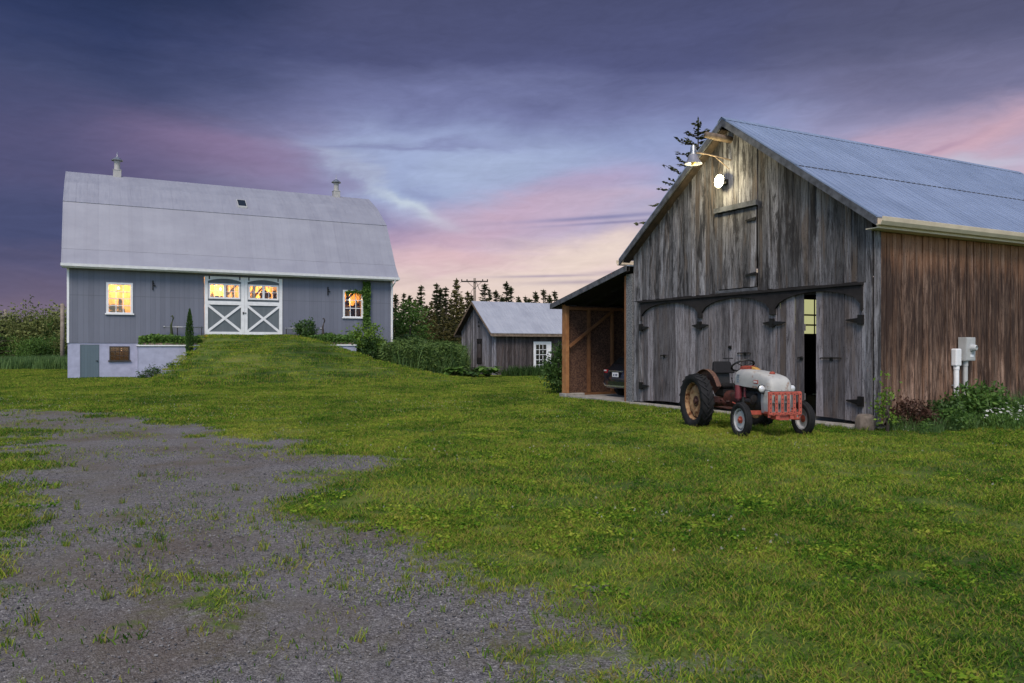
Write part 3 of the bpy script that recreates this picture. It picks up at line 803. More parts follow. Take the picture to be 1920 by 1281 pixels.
    # gutters
    prof = [(0.0, 4.62), (-0.10, 4.62), (-0.15, 4.70), (-0.165, 4.79), (-0.15, 4.80), (-0.14, 4.72), (-0.09, 4.645), (0.0, 4.645)]
    for y0, sg in ((-0.36, 1), (9.36, -1)):
        gt = MB(); gt.prism([(y0 + sg * a, z) for a, z in prof], lambda u, d, z: (d, u, z), -0.37, Lh + .3)
        gt.build('gutter', M['gutter'], root, label='cream gutter along the eave')
    fs = MB(); fs.box(-0.32, Lh + .25, -0.355, -0.325, 4.56, 4.80); fs.box(-0.30, Lh + .2, -0.32, -0.03, 4.56, 4.585)
    fs.build('fascia', M['gutter'], root)
    # beam, arched heads, posts
    bm_ = MB(); bm_.box(-0.13, -0.03, 0.22, 8.66, 3.33, 3.40); bm_.box(0.02, 0.2, 0.0, W - .05, 3.2, 3.5)
    bm_.build('door_beam', M['dark_wood'], root, bevel=0.01)
    bays = [(0.285, 2.86), (3.06, 5.66), (5.84, 8.53)]
    ah = MB(); po = MB()
    for t0, t1 in bays:
        n = 22
        for k in range(n):
            a = t0 + (t1 - t0) * k / n; c = t0 + (t1 - t0) * (k + 1) / n
            za, zc = [2.90 + 0.36 * math.sqrt(max(0.0, 1 - ((q - (t0 + t1) / 2) / ((t1 - t0) / 2)) ** 2)) ** 1.2 for q in (a, c)]
            ah.hexa([(-0.085, a, za), (-0.035, a, za), (-0.035, c, zc), (-0.085, c, zc), (-0.085, a, 3.325), (-0.035, a, 3.325), (-0.035, c, 3.325), (-0.085, c, 3.325)])
    for a, c in ((2.86, 3.06), (5.66, 5.84), (0.24, 0.284), (8.531, 8.58)):
        ah.box(-0.085, -0.035, a, c, 2.74, 3.325)
        po = MB(); po.box(-0.03, 0.12, a, c, 0.1, 2.9); po.build('door_post', M['door_wood'], root)
    ah.build('arched_head', M['dark_wood'], root)
    def leaf(t0, t1, bay, handle=None, rot=0.0):
        tc, hw = (bay[0] + bay[1]) / 2, (bay[1] - bay[0]) / 2
        zt = lambda y: 2.88 + 0.37 * math.sqrt(max(0.0, 1 - ((y - tc) / hw) ** 2)) ** 1.2 + 0.06
        zb = lambda y: 0.13 + 0.05 * math.sin((y - bay[0]) / (bay[1] - bay[0]) * math.pi)
        d = MB(); boards(d, Py(0.0), t0, t1, zb, zt, 0.17, 0.30, th=0.004, gap=0.007)
        d.box(0.004, 0.05, t0, t1, 0.55, 0.72); d.box(0.004, 0.05, t0, t1, 2.3, 2.47)
        o = d.build('door_leaf', M['door_wood'], root)
        if handle:
            y, z, ln = handle
            h = MB(); h.tube([(-0.03, y - ln / 2, z), (-0.055, y - ln / 2 + .03, z + .01), (-0.055, y + ln / 2 - .03, z), (-0.03, y + ln / 2, z - .02)], 0.016, 7)
            h.box(-0.035, -0.012, y - .05, y + .03, z - .07, z + .03)
            h.build('handle', M['iron'], o)
        return o
    leaf(0.285, 1.60, bays[0], (1.15, 1.62, 0.62)); leaf(1.97, 2.86, bays[0], (2.06, 1.62, 0.18))
    leaf(3.06, 4.36, bays[1], (4.0, 1.72, 0.5)); leaf(4.365, 5.66, bays[1], (4.55, 1.9, 0.12))
    leaf(5.84, 7.2, bays[2], None); leaf(7.205, 8.53, bays[2], (7.45, 1.62, 0.32))
    # strap hinges: dark tapered plates carried on the posts
    def hinge(yc, z, l, r):
        h = MB()
        for sg, ln in ((-1, l), (1, r)):
            if ln <= 0: continue
            a, b = yc, yc + sg * ln
            h.hexa([(-0.11, a, z - .085), (-0.04, a, z - .085), (-0.04, b, z - .01), (-0.06, b, z - .01),
                    (-0.11, a, z + .055), (-0.04, a, z + .055), (-0.04, b, z + .02), (-0.06, b, z + .02)])
        h.box(-0.125, -0.04, yc - .06, yc + .06, z - .11, z + .12)
        h.build('strap_hinge', M['iron'], root)
    for z in (2.52, 0.62):
        hinge(2.96, z, 0.42, 0.34); hinge(5.75, z, 0.34, 0.36); hinge(0.27, z, 0.0, 0.42); hinge(8.55, z, 0.36, 0.0)
    # loft door
    ld = MB(); boards(ld, P, 3.58, 5.06, lambda u: 3.53, lambda u: 5.70, 0.2, 0.3, th=0.006, gap=0.008)
    lo = ld.build('loft_door', M['gable_wood'], root)
    hd = MB(); hd.box(-0.115, -0.005, 3.50, 5.12, 5.72, 5.86); hd.build('header', M['trim_wood'], lo)
    hd = MB(); hd.box(-0.06, -0.005, 3.52, 5.1, 3.42, 3.50); hd.build('sill', M['trim_wood'], lo)
    for z in (3.86, 5.35):
        hi = MB(); hi.hexa([(-0.06, 3.57, z - .03), (-0.03, 3.57, z - .03), (-0.03, 3.95, z - .01), (-0.05, 3.95, z - .01), (-0.06, 3.57, z + .06), (-0.03, 3.57, z + .06), (-0.03, 3.95, z + .02), (-0.05, 3.95, z + .02)])
        hi.build('hinge', M['iron'], lo)
    # sill, floor, inside window, corner stone
    sl = MB(); sl.box(-0.45, 0.05, 0.05, 8.9, -0.2, 0.07); sl.box(0.051, Lh, 0.05, 8.9, -0.2, 0.06); sl.build('door_sill', M['concrete'], root, bevel=0.02)
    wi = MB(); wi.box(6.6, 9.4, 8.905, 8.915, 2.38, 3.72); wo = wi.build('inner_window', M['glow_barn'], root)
    mu = MB()
    for z in (2.36, 2.72, 3.1, 3.72): mu.box(6.5, 9.5, 8.87, 8.90, z - .03, z + .03)
    for x in (6.5, 7.45, 8.4, 9.4): mu.box(x - .03, x + .03, 8.86, 8.869, 2.3, 3.75)
    mu.build('muntin', M['dark_wood'], wo)
    # projecting hay beam
    hb = MB(); hb.tube([(-0.95, 4.52, 7.74), (-0.4, 4.52, 7.72), (0.5, 4.52, 7.70)], [0.085, 0.095, 0.1], 10)
    hb.build('hay_beam', M['log'], root, smooth=True)
    return root
build_barn()

def on_barn(x, y, z):
    p = BARN_O + AX * x + BX * y; return (p.x, p.y, BARN_O.z + z)

# floodlight under the gable, lit
fl = thing('floodlight', 'lit round floodlight high on the grey barn gable', 'floodlight', on_barn(-0.03, 4.67, 6.55), TH)
mb = MB(); mb.box(-0.10, -0.001, -0.07, 0.07, -0.07, 0.07); mb.tube([(-0.09, 0, 0), (-0.20, 0, 0.01)], 0.02, 8); mb.build('bracket', M['iron'], fl, bevel=0.006)
mb = MB(); mb.lathe([(0.03, -0.18), (0.11, -0.20), (0.175, -0.27), (0.19, -0.30), (0.18, -0.30), (0.165, -0.272), (0.03, -0.21)], 20, axis='x', closed=True)
mb.build('housing', M['grey_plastic'], fl, smooth=True)
mb = MB(); mb.lathe([(0.0, -0.36), (0.07, -0.353), (0.135, -0.328), (0.17, -0.292), (0.13, -0.275), (0.0, -0.27)], 20, axis='x')
mb.build('bulb', emis('hot_lamp', (1.0, 0.86, 0.52), 60.0), fl, smooth=True)
ld_ = bpy.data.lights.new('floodlight_glow', 'POINT'); ld_.energy = 62; ld_.color = (1.0, 0.86, 0.48); ld_.shadow_soft_size = 0.14
lo_ = bpy.data.objects.new('floodlight_glow', ld_); COL.objects.link(lo_); lo_.parent = fl; lo_.location = (-0.75, 0, -0.02)

# yard lamp on its arm
yl = thing('yard_lamp', 'unlit bell shaped barn lamp on a thin arm left of the gable peak', 'lamp', on_barn(-0.40, 4.5, 7.3), TH)
mb = MB(); mb.tube([(0.36, 0.0, -0.16), (-0.3, 0.24, -0.02), (-0.62, 0.36, 0.02)], 0.022, 8); mb.tube([(0.3, 0.0, -0.42), (-0.1, 0.17, -0.07)], 0.012, 6); mb.build('arm', M['log'], yl)
mb = MB(); mb.lathe([(0.0, 0.26), (0.05, 0.255), (0.075, 0.20), (0.085, 0.06), (0.10, 0.0), (0.03, 0.0)], 18, o=(-0.68, 0.38, -0.04)); mb.build('ballast', M['steel'], yl, smooth=40)
mb = MB(); mb.lathe([(0.10, 0.0), (0.13, -0.03), (0.17, -0.16), (0.24, -0.24), (0.25, -0.262), (0.235, -0.262), (0.16, -0.165), (0.12, -0.04), (0.09, -0.008)], 22, o=(-0.68, 0.38, -0.045), closed=True)
mb.build('shade', simple('milky_lamp_shade', (0.22, 0.22, 0.27), (0.18, 0.18, 0.22), 4, 0.35, bmp=0), yl, smooth=True)
mb = MB(); mb.lathe([(0.0, -0.30), (0.05, -0.285), (0.065, -0.235), (0.05, -0.16), (0.0, -0.14)], 14, o=(-0.68, 0.38, -0.045))
mb.build('bulb', simple('amber_bulb', (0.45, 0.36, 0.10), (0.38, 0.28, 0.08), 5, 0.2, bmp=0), yl, smooth=True)

# electricity meter and junction box on the brown side wall
em = thing('electric_meter', 'grey electricity meter box with round glass dial on the brown barn wall', 'meter', on_barn(3.28, -0.06, 0.0), TH)
mb = MB(); mb.box(-0.19, 0.19, -0.20, 0.0, 1.55, 2.13); mb.box(-0.18, 0.18, -0.21, -0.2005, 1.57, 2.11); mb.build('meter_box', M['grey_plastic'], em, bevel=0.012)
mb = MB(); mb.lathe([(0.0, -0.335), (0.055, -0.33), (0.078, -0.30), (0.082, -0.235), (0.098, -0.232), (0.098, -0.2105), (0.0, -0.2105)], 24, o=(0.03, 0, 1.87), axis='y')
mb.build('glass_dial', simple('meter_glass', (0.50, 0.51, 0.52), (0.40, 0.41, 0.42), 20, 0.15, bmp=0), em, smooth=40)
mb = MB(); mb.box(-0.02, 0.08, -0.345, -0.337, 1.885, 1.905); mb.build('dial_slot', M['iron'], em)
mb = MB(); mb.box(-0.04, 0.10, -0.216, -0.2105, 1.64, 1.70); mb.build('seal_plate', M['white'], em)
mb = MB(); mb.tube([(-0.06, -0.10, 0.0), (-0.06, -0.10, 1.548)], 0.057, 14); mb.tube([(-0.06, -0.10, 1.42), (-0.06, -0.10, 1.549)], 0.066, 14); mb.build('conduit', M['grey_plastic'], em, smooth=40)
jb = thing('junction_box', 'small white junction box on a pipe left of the meter', 'junction box', on_barn(2.90, -0.06, 0.0), TH)
mb = MB(); mb.box(-0.11, 0.11, -0.15, 0.0, 1.42, 1.85); mb.build('box_body', M['white'], jb, bevel=0.03)
mb = MB(); mb.tube([(-0.01, -0.08, 0.0), (-0.01, -0.08, 1.418)], 0.062, 14); mb.tube([(-0.01, -0.08, 1.34), (-0.01, -0.08, 1.419)], 0.072, 14); mb.build('conduit', M['white'], jb, smooth=40)
mb = MB(); mb.bar((-0.12, -0.03, 0.95), (0.10, -0.03, 0.95), 0.02, 0.03); mb.build('pipe_strap', M['steel'], jb)

# corner stone and hinge block at the barn corner
cs = MB()
base = [(-0.32, 0.0), (-0.02, -0.34), (0.34, -0.26), (0.42, 0.06), (0.15, 0.30), (-0.22, 0.26)]
cs.loft([[(x * k, y * k, z) for x, y in base] for k, z in ((1.0, -0.1), (1.03, 0.08), (0.98, 0.30), (0.80, 0.42), (0.55, 0.455))])
o = cs.build('corner_stone', simple('brown_fieldstone', (0.20, 0.165, 0.14), (0.11, 0.088, 0.075), 5, 0.9, bmp=0.4), None, smooth=True, bevel=0.03, label='rough pale stone block at the foot of the grey barn corner', cat='stone'); o.location = on_barn(-0.30, 0.0, 0.02); o.rotation_euler = (0, 0, 0.7); o.scale = (.62, .62, .75)

# ================================================================== lean-to carport
def build_leanto():
    root = thing('lean_to_carport', 'open lean-to carport with fresh lumber posts and strand board walls', 'carport', BARN_O, TH)
    D = 8.5
    rf = MB()
    sl = (4.60 - 3.55) / (13.92 - 9.02)
    def slab(x0, x1, y0, y1, zt, th, mb):
        za = zt(y0); zb = zt(y1)
        mb.hexa([(x0, y0, za - th), (x1, y0, za - th), (x1, y1, zb - th), (x0, y1, zb - th), (x0, y0, za), (x1, y0, za), (x1, y1, zb), (x0, y1, zb)])
    zt = lambda y: 4.60 - sl * (y - 9.02)
    slab(-0.30, D, 9.02, 13.92, zt, 0.03, rf); rf.build('roof', M['barn_roof'], root)
    fa = MB(); slab(-0.345, -0.305, 9.02, 13.92, lambda y: zt(y) - 0.01, 0.19, fa)
    fa.hexa([(-0.30, 13.88, zt(13.9) - .2), (D, 13.88, zt(13.9) - .2), (D, 13.92, zt(13.9) - .2), (-0.30, 13.92, zt(13.9) - .2), (-0.30, 13.88, zt(13.9) - .035), (D, 13.88, zt(13.9) - .035), (D, 13.92, zt(13.9) - .035), (-0.30, 13.92, zt(13.9) - .035)])
    fa.build('fascia', M['trim_wood'], root)
    ra = MB()
    for k in range(9):
        slab(-0.2 + k * 1.05, -0.16 + k * 1.05, 9.04, 13.86, lambda y: zt(y) - 0.035, 0.16, ra)
    slab(-0.29, D, 9.05, 13.86, lambda y: zt(y) - 0.033, 0.002, ra)
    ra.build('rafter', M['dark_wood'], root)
    ow = MB(); ow.box(0.02, D, 13.30, 13.33, 0.12, 3.45, 0.5)
    o = ow.build('outer_wall', M['osb'], root)
    st = MB(); st.box(-0.09, 0.05, 13.14, 13.295, 0.13, 3.44); st.box(-0.10, 0.0, 13.30, 13.42, 0.13, 3.5)
    st.build('front_post', M['new_wood'], root, bevel=0.006)
    for k, x in enumerate((0.95, 2.05, 3.2, 4.4, 5.6, 6.8)):
        s2 = MB(); s2.box(x, x + 0.09, 13.16, 13.298, 0.13, 3.38); s2.build('stud', M['stud_wood'], root, bevel=0.004)
    pl = MB(); pl.box(0.052, D, 13.17, 13.299, 0.02, 0.12); pl.box(0.052, D, 13.17, 13.299, 3.30, 3.40); pl.build('wall_plate', M['stud_wood'], root)
    br = MB(); br.bar((0.06, 13.14, 1.9), (2.0, 13.14, 3.25), 0.035, 0.11); br.build('brace', M['stud_wood'], root)
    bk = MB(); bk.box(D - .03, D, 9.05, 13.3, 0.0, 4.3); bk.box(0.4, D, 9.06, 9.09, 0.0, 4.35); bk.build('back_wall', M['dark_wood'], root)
    fp = MB(); fp.box(-0.05, 0.03, 9.06, 9.40, 0.02, 4.33); fp.build('front_panel', M['osb_grey'], root, label='grey weathered strand board strip')
    ip = MB(); ip.box(-0.055, 0.09, 9.405, 9.50, 0.05, 4.28); ip.build('inner_post', M['stud_wood'], root, bevel=0.005)
    fd = MB(); fd.box(-0.18, 0.7, 13.05, 13.5, -0.2, 0.125); fd.build('footing', M['concrete'], root, bevel=0.02)
    f2 = MB(); f2.box(-0.15, 0.25, 9.1, 9.62, -0.2, 0.055); f2.build('footing', M['concrete'], root, bevel=0.02)
    fl = MB(); fl.box(-0.1, D, 9.63, 13.04, -0.2, 0.05); fl.build('floor_slab', M['concrete'], root)
build_leanto()

# ================================================================== bank barn (left)
def wall_sheet(mb, P, u0, u1, z0, z1, holes, reveal=0.16, r=0.5):
    us = sorted({u0, u1, *[h[0] for h in holes], *[h[1] for h in holes]}); zs = sorted({z0, z1, *[h[2] for h in holes], *[h[3] for h in holes]})
    us = [u for u in us if u0 <= u <= u1]; zs = [z for z in zs if z0 <= z <= z1]
    for a, b in zip(us[:-1], us[1:]):
        for c, d in zip(zs[:-1], zs[1:]):
            um, zm = (a + b) / 2, (c + d) / 2
            if any(h[0] < um < h[1] and h[2] < zm < h[3] for h in holes): continue
            mb.face([P(a, 0, c), P(b, 0, c), P(b, 0, d), P(a, 0, d)], r)
    for h in holes:
        a, b, c, d = h
        c = max(c, z0); d = min(d, z1)
        for q in (((a, c), (a, d)), ((a, d), (b, d)), ((b, d), (b, c)), ((b, c), (a, c))):
            (p1, q1), (p2, q2) = q
            mb.face([P(p1, 0, q1), P(p2, 0, q2), P(p2, -reveal, q2), P(p1, -reveal, q1)], r)

def window(parent, P, u0, u1, z0, z1, glass, nx, nz, fw=0.13, bar=0.045, sill=True, frame_m=None, name='window', upper_open=False):
    fm = frame_m or M['white']
    def bx(mb, a, b, d0, d1, c, e):
        mb.hexa([P(a, d0, c), P(b, d0, c), P(b, d1, c), P(a, d1, c), P(a, d0, e), P(b, d0, e), P(b, d1, e), P(a, d1, e)])
    fr = MB()
    bx(fr, u0, u0 + fw, -0.08, 0.045, z0, z1); bx(fr, u1 - fw, u1, -0.08, 0.045, z0, z1)
    bx(fr, u0 + fw, u1 - fw, -0.08, 0.043, z1 - fw, z1); bx(fr, u0 + fw, u1 - fw, -0.08, 0.043, z0, z0 + fw * 0.8)
    if sill: bx(fr, u0 - 0.07, u1 + 0.07, 0.0465, 0.10, z0 - 0.035, z0 + 0.05)
    o = fr.build(name, fm, parent)
    a, b, c, d = u0 + fw, u1 - fw, z0 + fw * 0.8, z1 - fw
    pn = MB(); bx(pn, a, b, -0.075, -0.055, c, d); pn.build('pane', glass, o)
    mu = MB()
    for i in range(1, nx):
        u = a + (b - a) * i / nx; bx(mu, u - bar / 2, u + bar / 2, -0.05, -0.015, c, d)
    for j in range(1, nz):
        z = c + (d - c) * j / nz; bx(mu, a, b, -0.052, -0.022 + (0.012 if j == nz // 2 else 0), z - bar / 2, z + bar / 2)
    mu.build('muntin', fm, o)
    return o

def build_bank():
    root = thing('bank_barn', 'long grey gambrel barn with white double doors at the top of a grass ramp', 'barn', BANK_O, TH)
    W, Lh = 13.0, 20.2
    P = Px(0.0)
    wz, ez = 2.12, 6.85
    w1 = (2.05, 3.50, 3.88, 5.80); w2 = (16.60, 18.05, 3.90, 5.84); dr = (7.60, 12.50, 2.45, 6.42)
    f = MB(); wall_sheet(f, P, 0, Lh, wz, ez + 0.2, [w1, w2, dr]); f.build('front_wall', M['bank_wall'], root, fix=False)
    e = MB()
    gp = [(0, wz), (W, wz), (W, ez), (10.8, 10.75), (6.5, 13.35), (2.2, 10.75), (0, ez)]
    for x in (0.0, Lh):
        e = MB(); e.prism(gp, lambda u, d, z: (x + d, u, z), 0.0, 0.001 if x == 0 else -0.001); e.build('end_wall', M['bank_wall'], root)
    e = MB(); e.face([(0, W, wz), (Lh, W, wz), (Lh, W, ez), (0, W, ez)]); e.build('rear_wall', M['bank_wall'], root)
    fo = MB(); cd = (0.66, 1.68, 0.0, 2.02); cw = (2.22, 3.32, 1.02, 1.92)
    wall_sheet(fo, Px(0.03), 0.02, Lh - .02, -0.5, wz - 0.002, [cd, cw], 0.2)
    fo.face([(0.02, 0.03, -.5), (0.02, W, -.5), (0.02, W, wz), (0.02, 0.03, wz)]); fo.face([(Lh - .02, 0.03, -.5), (Lh - .02, W, -.5), (Lh - .02, W, wz), (Lh - .02, 0.03, wz)])
    fo.build('foundation', M['found'], root, fix=False)
    # roof: gambrel with a slight kick at the eaves
    prof = [(-0.55, 6.80), (0.25, 7.78), (2.15, 10.88), (4.1, 12.30), (6.5, 13.55)]
    for sg in (1, -1):
        Y = (lambda u: u) if sg == 1 else (lambda u: W - u)
        mb = MB()
        cuts = [prof[0], prof[1], (1.15, 9.27), prof[2], (4.35, 12.45), prof[4]]
        for k, ((u0, z0), (u1, z1)) in enumerate(zip(cuts[:-1], cuts[1:])):
            lf = 0.012 * (k % 2) + 0.006 * k
            if k == 0: lf = 0.0
            a = Vector((u1 - u0, z1 - z0)).normalized(); nn = Vector((-a.y, a.x))
            ov = 0.05 if k >= 1 else 0
            p0 = Vector((u0, z0)) + nn * lf - a * ov; p1 = Vector((u1, z1)) + nn * lf
            q0, q1 = p0 - nn * 0.03, p1 - nn * 0.03
            mb.hexa([(-0.30, Y(q0.x), q0.y), (Lh + .30, Y(q0.x), q0.y), (Lh + .30, Y(q1.x), q1.y), (-0.30, Y(q1.x), q1.y),
                     (-0.30, Y(p0.x), p0.y), (Lh + .30, Y(p0.x), p0.y), (Lh + .30, Y(p1.x), p1.y), (-0.30, Y(p1.x), p1.y)])
            x = -0.25
            while x < Lh + .28:
                mb.bar((x, Y(p0.x + nn.x * .004), p0.y + nn.y * .004), (x, Y(p1.x + nn.x * .004), p1.y + nn.y * .004), 0.022, 0.006)
                x += 0.62
        mb.build('roof', M['bank_roof'], root, label=None)
    for x0 in (-0.29, Lh + 0.255):
        rb = MB()
        for sg in (1, -1):
            Y = (lambda u: u) if sg == 1 else (lambda u: W - u)
            for (u0, z0), (u1, z1) in zip(prof[:-1], prof[1:]):
                rb.hexa([(x0, Y(u0), z0 - .20), (x0 + .035, Y(u0), z0 - .20), (x0 + .035, Y(u1), z1 - .20), (x0, Y(u1), z1 - .20),
                         (x0, Y(u0), z0 - .035), (x0 + .035, Y(u0), z0 - .035), (x0 + .035, Y(u1), z1 - .035), (x0, Y(u1), z1 - .035)])
        rb.build('rake_board', M['cream'], root)
    gt = MB(); gt.prism([(-0.57, 6.62), (-0.68, 6.64), (-0.70, 6.80), (-0.57, 6.80)], lambda u, d, z: (d, u, z), -0.32, Lh + .32)
    gt.build('gutter', M['white'], root)
    sf = MB(); sf.box(-0.25, Lh + .25, -0.565, -0.01, 6.56, 6.60); sf.box(-0.25, Lh + .25, -0.567, -0.53, 6.605, 6.78); sf.build('soffit', M['cream'], root)
    ds = MB(); ds.tube([(Lh - 0.02, -0.62, 6.62), (Lh - .02, -0.58, 6.45), (Lh - .05, -0.09, 6.15), (Lh - .05, -0.09, 1.4), (Lh - .02, -0.3, 1.2)], 0.055, 8); ds.build('downspout', M['white'], root)
    for x0, x1 in ((-0.02, 0.10), (Lh - .12, Lh + .02)):
        ct = MB(); ct.box(x0, x1, -0.025, -0.001, wz, 6.55); ct.build('corner_trim', M['white'], root)
    window(root, P, *w1, M['glass'], 3, 4)
    window(root, P, *w2, M['glass'], 3, 3)
    window(root, Px(0.03), *cw, M['glass'], 4, 3, 0.07, 0.03, frame_m=M['pole_dark'])
    # cellar door
    cdo = MB(); cdo.box(cd[0] + .01, cd[1] - .01, 0.02, 0.07, -0.05, 2.01); o = cdo.build('cellar_door', M['blue_door'], root, label='blue green plank door')
    h = MB(); h.box(cd[1] - .14, cd[1] - .08, -0.03, 0.018, 1.0, 1.06); h.box(cd[1] - .2, cd[1] - .07, -0.04, -0.031, 1.03, 1.05); h.build('handle', M['iron'], o)
    # white double doors
    z0, z1 = 2.66, 6.42
    for a, b, gl, hs in ((7.62, 10.045, M['glass'], 1), (10.055, 12.48, M['glass'], -1)):
        pan = MB(); wa, wb, wc, wd = a + .30, b - .30, 5.03, 5.93
        pan.box(a, b, 0.02, 0.06, z0, wc); pan.box(a, b, 0.02, 0.06, wd, z1 - 0.02); pan.box(a, wa, 0.02, 0.06, wc, wd); pan.box(wb, b, 0.02, 0.06, wc, wd)
        o = pan.build('door', M['bank_door'], root)
        tr = MB()
        F = 0.20
        def bx(u0, u1, q0, q1, d0=-0.05, d1=0.0195): tr.box(u0, u1, d0, d1, q0, q1)
        bx(a, a + F, z0, z1); bx(b - F, b, z0, z1)
        bx(a + F, b - F, z0, z0 + .20, -.048); bx(a + F, b - F, 4.60, 4.84, -.048)
        n = 14; hw = (b - a) / 2 - F; uc = (a + b) / 2
        for k in range(n):
            u0 = a + F + 2 * hw * k / n; u1 = a + F + 2 * hw * (k + 1) / n
            q0, q1 = [z1 - 0.30 + 0.17 * (1 - ((q - uc) / hw) ** 2) for q in (u0, u1)]
            tr.hexa([(u0, -.048, q0), (u1, -.048, q1), (u1, .0195, q1), (u0, .0195, q0), (u0, -.048, z1), (u1, -.048, z1), (u1, .0195, z1), (u0, .0195, z1)])
        tr.bar((a + F - .02, -0.014, z0 + .22), (b - F + .02, -0.014, 4.58), 0.15, 0.04, up=(0, 1, 0))
        tr.bar((a + F - .02, -0.012, 4.58), (b - F + .02, -0.012, z0 + .22), 0.15, 0.036, up=(0, 1, 0))
        tr.build('trim', M['white'], o)
        fw = MB(); gz0, gz1 = 4.98, 5.98; u0, u1 = a + F + .04, b - F - .04; um = (u0 + u1) / 2
        for p, q, c, d in ((u0, u1, gz0, gz0 + .11), (u0, u1, gz1 - .11, gz1), (u0, u0 + .11, gz0 + .11, gz1 - .11), (u1 - .11, u1, gz0 + .11, gz1 - .11), (um - .07, um + .07, gz0 + .11, gz1 - .11)):
            fw.box(p, q, -0.035, 0.0195, c, d)
        for p, q in ((u0 + .11, um - .07), (um + .07, u1 - .11)):
            for i in (1, 2): fw.box(p + (q - p) * i / 3 - .014, p + (q - p) * i / 3 + .014, -0.022, 0.004, gz0 + .11, gz1 - .11)
            fw.box(p, q, -0.024, 0.002, (gz0 + gz1) / 2 - .014, (gz0 + gz1) / 2 + .014)
        fw.build('window_frame', M['white'], o)
        gp_ = MB(); gp_.box(u0 + .1, u1 - .1, 0.006, 0.0195, gz0 + .1, gz1 - .1); gp_.build('pane', gl, o)
        for ux in (a + .28, b - .28):
            hg = MB(); hg.box(ux - .035, ux + .035, -0.062, -0.0485, z1 - .20, z1 + 0.02); hg.build('hanger', M['iron'], o)
        if hs == 1:
            hd = MB(); hd.box(b - .10, b - .04, -0.075, -0.0505, 4.0, 4.16); hd.box(b - .08, b + .12, -0.10, -0.076, 4.08, 4.12); hd.build('latch', M['iron'], o)
    # the lamplit room behind the front wall: board walls, posts, clutter and hanging bulbs
    iw = MB(); boards(iw, Px(3.4), 0.3, Lh - .3, lambda u: 2.5, lambda u: 6.6, .2, .35, gap=0.004); iw.build('inner_wall', M['inner_boards'], root)
    fl_ = MB(); fl_.box(0.1, Lh - .1, 0.10, 3.39, 2.40, 2.5); fl_.build('inner_floor', M['inner_beam'], root)
    ce = MB(); ce.box(0.1, Lh - .1, 0.10, 3.39, 6.45, 6.5); ce.build('inner_ceiling', M['inner_boards'], root)
    for x in (1.3, 4.6, 7.3, 9.2, 11.0, 13.0, 16.0, 17.5, 19.3):
        ib = MB(); ib.box(x - .09, x + .09, 1.9, 2.1, 2.51, 6.44); ib.bar((x, 2.0, 5.3), (x + .9, 2.0, 6.35), .12, .12); ib.build('inner_post', M['inner_beam'], root)
    random.seed(21)
    for x0, x1, n in ((1.4, 4.3, 17), (7.7, 12.4, 18), (15.6, 18.8, 20)):
        for k in range(n):
            c = MB(); x = random.uniform(x0, x1); y = random.uniform(.45, 1.7); h_ = random.uniform(1.2, 2.3) if x0 > 15 or x0 < 2 else random.uniform(2.2, 2.9); w_ = random.uniform(.12, .42)
            c.box(x - w_ / 2, x + w_ / 2, y - .1, y + .1, 2.51, 2.5 + h_)
            c.lathe([(0, 0), (w_ * .5, .05), (w_ * .65, .2), (w_ * .3, .38), (0, .42)], 10, o=(x, y, 2.5 + h_))
            c.build('stored_clutter', M['inner_beam'] if random.random() < .7 else M['inner_boards'], root)
    for x, y, z, pw in ((2.5, 2.3, 5.6, 190), (8.6, 2.2, 5.75, 240), (11.6, 2.3, 5.6, 150), (17.5, 2.6, 5.3, 100)):
        bl_ = MB(); bl_.lathe([(0, -.09), (.06, -.05), (.075, 0), (.05, .07), (.02, .1), (0, .11)], 12, o=(x + .25, y - .15, z)); bl_.build('hanging_bulb', M['bulb'], root, smooth=True)
        pl_ = bpy.data.lights.new('room_light', 'POINT'); pl_.energy = pw; pl_.color = (1.0, 0.62, 0.25); pl_.shadow_soft_size = 0.12
        po_ = bpy.data.objects.new('room_light', pl_); COL.objects.link(po_); po_.parent = root; po_.location = (x, y, z)
    pl_ = bpy.data.lights.new('cellar_light', 'POINT'); pl_.energy = 14; pl_.color = (1.0, 0.55, 0.3); pl_.shadow_soft_size = 0.1
    po_ = bpy.data.objects.new('cellar_light', pl_); COL.objects.link(po_); po_.parent = root; po_.location = (2.9, 1.2, 1.75)
    cr = MB(); cr.box(.2, 5.5, 2.6, 2.65, 0.0, 2.38); cr.build('cellar_wall', M['inner_beam'], root)
    # skylight
    sk = MB()
    u0, u1 = 4.75, 3.95; zf = lambda u: 12.45 + (13.55 - 12.45) / (6.5 - 4.35) * (u - 4.35) if u > 4.35 else 10.88 + (12.45 - 10.88) / (4.35 - 2.15) * (u - 2.15)
    ua, ub = 2.9, 3.75
    for x0, x1, d0, d1, mm in ((10.1, 10.72, 0.05, 0.11, 0),):
        sk.hexa([(x0, ua, zf(ua) + d0), (x1, ua, zf(ua) + d0), (x1, ub, zf(ub) + d0), (x0, ub, zf(ub) + d0), (x0, ua, zf(ua) + d1 + .05), (x1, ua, zf(ua) + d1 + .05), (x1, ub, zf(ub) + d1 + .05), (x0, ub, zf(ub) + d1 + .05)])
    o = sk.build('skylight', M['grey_plastic'], root)
    sg_ = MB(); sg_.hexa([(10.15, ua + .06, zf(ua + .06) + .165), (10.67, ua + .06, zf(ua + .06) + .165), (10.67, ub - .06, zf(ub - .06) + .165), (10.15, ub - .06, zf(ub - .06) + .165),
                          (10.15, ua + .06, zf(ua + .06) + .172), (10.67, ua + .06, zf(ua + .06) + .172), (10.67, ub - .06, zf(ub - .06) + .172), (10.15, ub - .06, zf(ub - .06) + .172)])
    sg_.build('pane', M['darkglass'], o)
